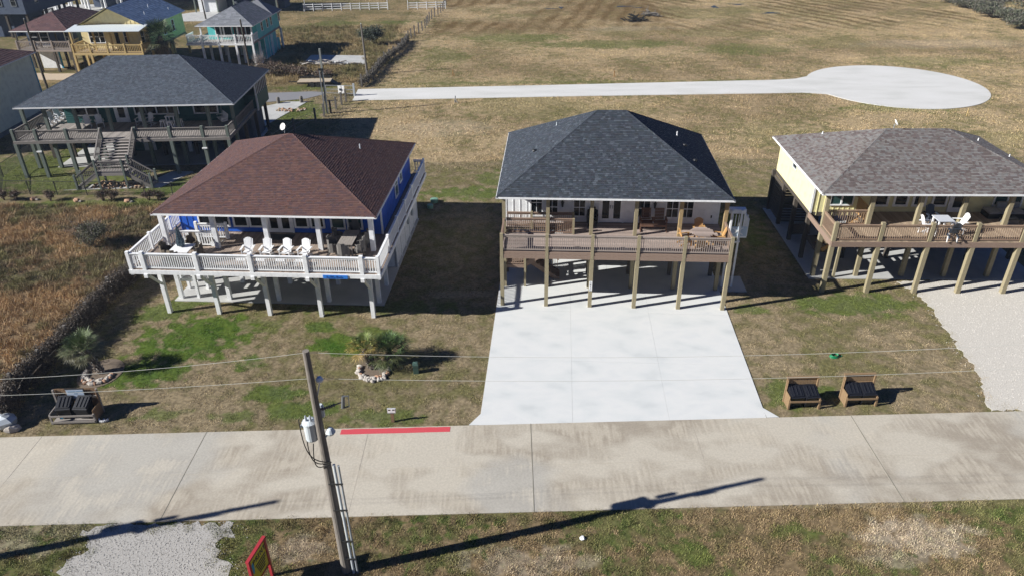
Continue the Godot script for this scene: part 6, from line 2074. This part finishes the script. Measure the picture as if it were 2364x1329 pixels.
func lift():
	var w: Node3D = get_node("white_house")
	var t := thing("platform_lift", "white vertical wheelchair lift beside the right end of the white house deck", "lift", on(w, 12.75, 0, 2.3), w.rotation.y)
	pc(t, "base_slab", -0.02, 1.55, 0.0, 0.08, -0.25, 1.6, M.slab_grey)
	pc(t, "mast", 0.12, 0.22, 0.08, 5.0, 0.25, 0.37, M.white)
	pc(t, "mast", 0.68, 0.78, 0.08, 5.0, 0.25, 0.37, M.white)
	pc(t, "top_box", 0.05, 0.98, 4.75, 5.0, 0.4, 0.8, M.white)
	pc(t, "platform", 0.2, 1.2, 3.25, 3.33, 0.4, 1.5, M.white)
	var g := node(t, "side_panel")
	for i in 6:
		pc(g, "bar", 1.18, 1.22, 3.34, 4.35, 0.42 + i * 0.2, 0.47 + i * 0.2, M.white)
	pc(g, "rail", 1.17, 1.23, 4.35, 4.42, 0.4, 1.5, M.white)
	var f := node(t, "front_gate")
	for i in 6:
		pc(f, "bar", 0.25 + i * 0.17, 0.29 + i * 0.17, 4.0, 4.7, 0.385, 0.41, M.white)
	pc(f, "panel", 0.23, 1.16, 3.36, 3.95, 0.39, 0.41, M.panel_pale)
	stick(f, "brace", P(0.3, 3.45, 0.37), P(0.95, 3.9, 0.37), 0.03, 0.06, M.white)
	stick(f, "brace", P(0.95, 3.45, 0.37), P(0.3, 3.9, 0.37), 0.03, 0.06, M.white)
	stick(t, "cross_tie", P(0.15, 3.0, 0.22), P(0.8, 3.1, 0.22), 0.05, 0.08, M.white)

func field_things():
	var g := RandomNumberGenerator.new()
	g.seed = 91
	# flat trailer
	var t := thing("flat_trailer", "low flatbed trailer with pale plank deck parked by the street", "trailer", Vector3(-24.7, 0, -85.2), 0.03)
	var bed := node(t, "bed")
	for i in 8:
		pc(bed, "plank", 0.2, 4.0, 0.55, 0.6, i * 0.2, i * 0.2 + 0.19, M.pale_plank if i % 3 else M.boards_yellow[3])
	pc(t, "side_rail", 0.2, 4.0, 0.66, 0.9, 1.6, 1.66, M.black)
	pc(t, "side_beam", 0.2, 4.0, 0.42, 0.54, -0.06, 0.0, M.black)
	for x in [0.22, 1.4, 2.6, 3.9]:
		pc(t, "stake", x, x + 0.06, 0.55, 0.86, 1.6, 1.66, M.black)
	for x in [1.9, 2.6]:
		for d in [-0.14, 1.7]:
			var mb := MB.new()
			mb.cyl(P(x, 0.3, d), P(x, 0.3, d + 0.14), 0.3, 0.3, 16)
			put(t, "wheel", mb.mesh(), M.rubber)
	stick(t, "drawbar", P(0.2, 0.45, 0.8), P(-0.9, 0.45, 0.8), 0.12, 0.08, M.black)
	stick(t, "ramp", P(4.0, 0.55, 0.8), P(4.7, 0.05, 0.8), 1.2, 0.05, M.black)
	# demolition debris on the old slab
	t = thing("debris_heap", "scattered broken boards and panels on the old slab", "debris", Vector3(-23.0, 0.12, -96.6))
	for i in 46:
		var a := Vector3(g.randf_range(-3.2, 3.2), 0.05 + g.randf() * 0.3, g.randf_range(-0.7, 1.0))
		var e := g.randf() * PI
		stick(t, "board", a, a + Vector3(cos(e), g.randf_range(-0.08, 0.15), sin(e) * 0.6) * g.randf_range(0.5, 1.8), g.randf_range(0.1, 0.4), 0.04, [M.white, M.rail_grey, M.rock_pale, M.dark_wood, M.rock][g.randi() % 5])
	# burn pile and brush pile in the field
	t = thing("burn_pile", "heap of charred black branches in the field", "pile", Vector3(20.2, 0, -124.0))
	for i in 60:
		var e := g.randf() * TAU
		var r := g.randf() * 1.7
		var a := Vector3(cos(e) * r, g.randf() * maxf(0.1, 1.0 - r * 0.5), sin(e) * r * 0.6)
		stick(t, "branch", a, a + Vector3(g.randfn(), g.randf() * 0.4, g.randfn() * 0.6).normalized() * g.randf_range(0.5, 1.4), 0.09, 0.09, M.char)
	t = thing("brush_pile", "heap of grey cut brush behind the charred pile", "pile", Vector3(23.3, 0, -128.8))
	for i in 60:
		var e := g.randf() * TAU
		var r := g.randf() * 1.7
		var a := Vector3(cos(e) * r, g.randf() * maxf(0.1, 0.9 - r * 0.4), sin(e) * r * 0.6)
		stick(t, "branch", a, a + Vector3(g.randfn(), g.randf() * 0.3, g.randfn() * 0.6).normalized() * g.randf_range(0.5, 1.3), 0.07, 0.07, M.grey_post)
	# survey stakes and small field markers
	for a in [[-6.9, -89.9, M.honey_wood, "orange tipped survey stake heap behind the lane"], [45.3, -71.6, M.new_wood, "yellow survey stake near the turning circle"], [-5.9, -78.2, M.galv, "small grey marker post before the lane"], [12.4, -88.5, M.honey_wood, "thin survey stake at the middle of the lane"]]:
		var s := thing("survey_stake", a[3], "stake", Vector3(a[0], 0, a[1]), 0.3, "stakes in the field")
		stick(s, "stake", Vector3.ZERO, Vector3(0.06, 0.75, 0), 0.09, 0.05, a[2])
		stick(s, "brace", Vector3(0.25, 0, 0.1), Vector3(0.02, 0.45, 0), 0.07, 0.04, a[2])
	# low round bollards by the street
	for a in [[-24.9, -78.6, "nearest the teal house"], [-22.5, -78.9, "middle one"], [-20.1, -79.4, "nearest the gate"]]:
		var s := thing("bollard", "short grey round topped bollard by the street, %s" % a[2], "bollard", Vector3(a[0], 0, a[1]), 0, "bollards by the street")
		var mb := MB.new()
		mb.lathe(Vector3.ZERO, [Vector2(0.2, 0.0), Vector2(0.19, 0.55), Vector2(0.14, 0.68), Vector2(0.001, 0.72)], 12)
		put(s, "shaft", mb.mesh(), M.grey_post)
	# timber-lined planting strip, gravel under the stairs
	var pts := []
	for i in 90:
		pts.append([g.randf_range(-1.5, 1.5), g.randf_range(-0.5, 0.5)])
	t = thing("rubble_strip", "strip of reddish rubble stones beside the teal house apron", "stones", Vector3(-22.9, 0, -76.0))
	rocks_ring(t, pts.slice(0, 50), 8, [M.rock_rust, M.rock, M.rock_tan])
	t = thing("stair_gravel", "bed of tan river stones under the teal house front stairs", "stones", Vector3(-31.2, 0, -55.6))
	pts = []
	for i in 130:
		pts.append([g.randf_range(-2.2, 2.2), g.randf_range(-0.7, 0.9)])
	rocks_ring(t, pts, 9, [M.rock_tan, M.rock_rust, M.rock_tan])
	# field stones between the shrubs
	for a in [[-36.7, -52.6, "left of the lone shrub"], [-33.2, -52.2, "between the lone shrub and the pair"], [-29.2, -52.0, "between the two shrub pairs"]]:
		var s := thing("field_stone", "rust brown stone in the shrub row, %s" % a[2], "stone", Vector3(a[0], 0, a[1]), 0, "stones in the shrub row")
		var mb := MB.new()
		mb.blob(Vector3(0, 0.1, 0), Vector3(0.28, 0.16, 0.2), int(a[0] * -10), 0.2, 5, 8)
		put(s, "stone", mb.mesh(), M.rock_rust)
		mb = MB.new()
		mb.blob(Vector3(0.3, 0.06, 0.05), Vector3(0.14, 0.09, 0.12), int(a[0] * -7), 0.2, 4, 7)
		put(s, "fragment", mb.mesh(), M.rock)
	# dark bin shelter by the far slab
	t = thing("bin_shelter", "dark double bin shelter beside the far concrete slab", "bin enclosure", Vector3(-47.3, 0, -126.6), 0.0)
	pc(t, "body", -0.9, 0.9, 0.0, 1.0, -0.4, 0.4, M.bin_black)
	pc(t, "lid", -0.92, -0.02, 1.0, 1.1, -0.42, 0.42, M.bin_black)
	pc(t, "lid", 0.02, 0.92, 1.0, 1.1, -0.42, 0.42, M.bin_black)
	pc(t, "front_rail", -1.0, 1.0, 0.3, 0.45, -0.5, -0.46, M.grey_post)

func gravel_stones():
	var mb := MB.new()
	mb.blob(Vector3.ZERO, Vector3(0.017, 0.011, 0.015), 3, 0.2, 3, 5)
	var mesh := mb.mesh()
	var m := StandardMaterial3D.new()
	m.vertex_color_use_as_albedo = true
	m.roughness = 0.95
	for s in [["shell_gravel", "loose pale shell gravel on the right hand drive", Rect2(22.0, -38.6, 10.0, 12.0), 70.0, 0.55, "gravel_drive"], ["grey_gravel", "loose grey gravel on the near left pull off", Rect2(-16.6, -20.3, 6.8, 5.0), 150.0, 0.44, "gravel_patch"]]:
		var places := []
		var cols := []
		var region: Rect2 = s[2].grow(0.5)
		for i in int(region.get_area() * s[3]):
			var p := Vector2(region.position.x + rng.randf() * region.size.x, region.position.y + rng.randf() * region.size.y)
			var q := p + Vector2(rng.randfn(), rng.randfn()) * 0.3
			if not Geometry2D.is_point_in_polygon(p, M[s[5] + "_poly"]):
				continue
			var k := rng.randf_range(0.5, 1.7)
			places.append(Transform3D(Basis(Vector3.UP, rng.randf() * TAU).scaled(Vector3(k, k, k)), Vector3(q.x, 0.033, q.y)))
			var c: float = s[4] * rng.randf_range(0.55, 1.25)
			cols.append(Color(c, c * 0.95, c * 0.88))
		tag(scatter(s[0], mesh, places, cols, m), s[1], "gravel")

# ---------------------------------------------------------------- scene
func _ready():
	rng.seed = 20240117
	# camera: drone at 22 m, looking down 29.9 degrees
	var cam := Camera3D.new()
	cam.name = "camera"
	add_child(cam)
	var p := 0.5212
	var r := -0.0102
	var right := Vector3(1, 0, 0)
	var fwd := Vector3(0, -sin(p), -cos(p))
	var up := Vector3(0, cos(p), -sin(p))
	cam.transform = Transform3D(Basis(right * cos(r) + up * sin(r), up * cos(r) - right * sin(r), -fwd), Vector3(0, 22, 0))
	cam.fov = rad_to_deg(2 * atan(664.5 / 1700.0))
	cam.far = 900
	cam.current = true
	# clear winter sky and low sun from the left
	var env := Environment.new()
	env.background_mode = Environment.BG_SKY
	var sm := ProceduralSkyMaterial.new()
	sm.sky_top_color = Color(0.19, 0.35, 0.64)
	sm.sky_horizon_color = Color(0.6, 0.72, 0.86)
	sm.sky_curve = 0.12
	sm.ground_bottom_color = Color(0.3, 0.26, 0.2)
	sm.ground_horizon_color = Color(0.5, 0.52, 0.52)
	var sky := Sky.new()
	sky.sky_material = sm
	env.sky = sky
	env.background_energy_multiplier = 0.27
	env.tonemap_mode = Environment.TONE_MAPPER_LINEAR
	env.tonemap_exposure = 1.68
	env.sdfgi_enabled = true
	env.ssao_enabled = true
	env.ssil_enabled = true
	env.fog_enabled = true
	env.fog_density = 0.00025
	env.fog_light_color = Color(0.72, 0.8, 0.9)
	var we := WorldEnvironment.new()
	we.environment = env
	add_child(we)
	var sun := DirectionalLight3D.new()
	sun.name = "sun"
	add_child(sun)
	sun.look_at_from_position(Vector3.ZERO, Vector3(16.04, -9.4, -4.25), Vector3.UP)
	sun.light_color = Color(1.0, 0.99, 0.968)
	sun.light_energy = 1.6
	sun.light_angular_distance = 0.5
	sun.shadow_enabled = true

	n_big.seed = 3; n_big.frequency = 0.11; n_big.fractal_octaves = 3
	n_mid.seed = 4; n_mid.frequency = 0.9; n_mid.fractal_octaves = 3
	n_fine.seed = 5; n_fine.frequency = 4.0; n_fine.fractal_octaves = 2
	var ub := MB.new()
	ub.box(Vector3(-0.5, -0.5, -0.5), Vector3(0.5, 0.5, 0.5))
	unit_box = ub.mesh()
	make_materials()
	M.panel_pale = plain(0.45, 0.55, 0.65, 0.5)
	ground_materials()
	build_ground()
	white_house()
	blue_house()
	yellow_house()
	teal_house()
	back_houses()
	furniture()
	lift()
	roadside()
	utilities()
	fences()
	plants()
	field_things()
	grass()

func grass():
	var lawn := tuft_mesh(46, 0.24, 0.055, 0.012, 0.05, 1)
	var verge := tuft_mesh(46, 0.22, 0.085, 0.012, 0.06, 2)
	var rough := tuft_mesh(60, 0.34, 0.3, 0.015, 0.24, 3)
	var far_t := tuft_mesh(40, 0.6, 0.07, 0.022, 0.09, 4)
	var weeds := tuft_mesh(40, 0.5, 0.5, 0.02, 0.25, 6)
	grass_field("lawn_grass", "short dry lawn grass round the houses in front", Rect2(-24, -58, 52, 32.5), 11.0, lawn, Vector2(0.8, 1.3), 1.7, func(x, z): return not (x < -23.4 and z > -52))
	grass_field("verge_grass", "coarse green brown grass on the near verge", Rect2(-20, -21.2, 40, 5.2), 22.0, verge, Vector2(0.7, 1.2), 1.7, func(x, z): return z > road_near(x) - 0.04)
	grass_field("rough_grass", "tall dry tawny grass on the rough lot", Rect2(-42, -51.6, 18.8, 25.8), 9.0, rough, Vector2(0.6, 1.25), 1.9, func(x, z): return x < -23.0)
	grass_field("field_grass", "mown dry grass of the hay field", Rect2(-18, -145, 112, 87), 2.6, far_t, Vector2(0.8, 1.4), 1.6, func(x, z): return absf(x) < 24 - z * 0.5 and x > -21 + (-z - 60) * 0.1)
	grass_field("yard_grass", "yellow green grass round the houses at the back left", Rect2(-62, -92, 45, 38), 3.4, far_t, Vector2(0.7, 1.2), 1.6, func(x, z): return x < -17.5 and -x < 10 - z * 0.72)
	grass_field("back_lot_weeds", "tall brown weeds of the back lot by the aqua house", Rect2(-36, -122, 22, 36), 2.6, weeds, Vector2(0.5, 1.1), 1.25, func(x, z): return x < -17.5 - (z + 84) * 0.11 and not (z > -104 and x < -30) and z < -86.5)
	grass_field("back_grass", "pale grass beyond the houses at the top left", Rect2(-95, -150, 84, 30), 1.2, far_t, Vector2(0.9, 1.5), 1.6, func(x, z): return x < -11.5 - (z + 140) * 0.11)
	gravel_stones()
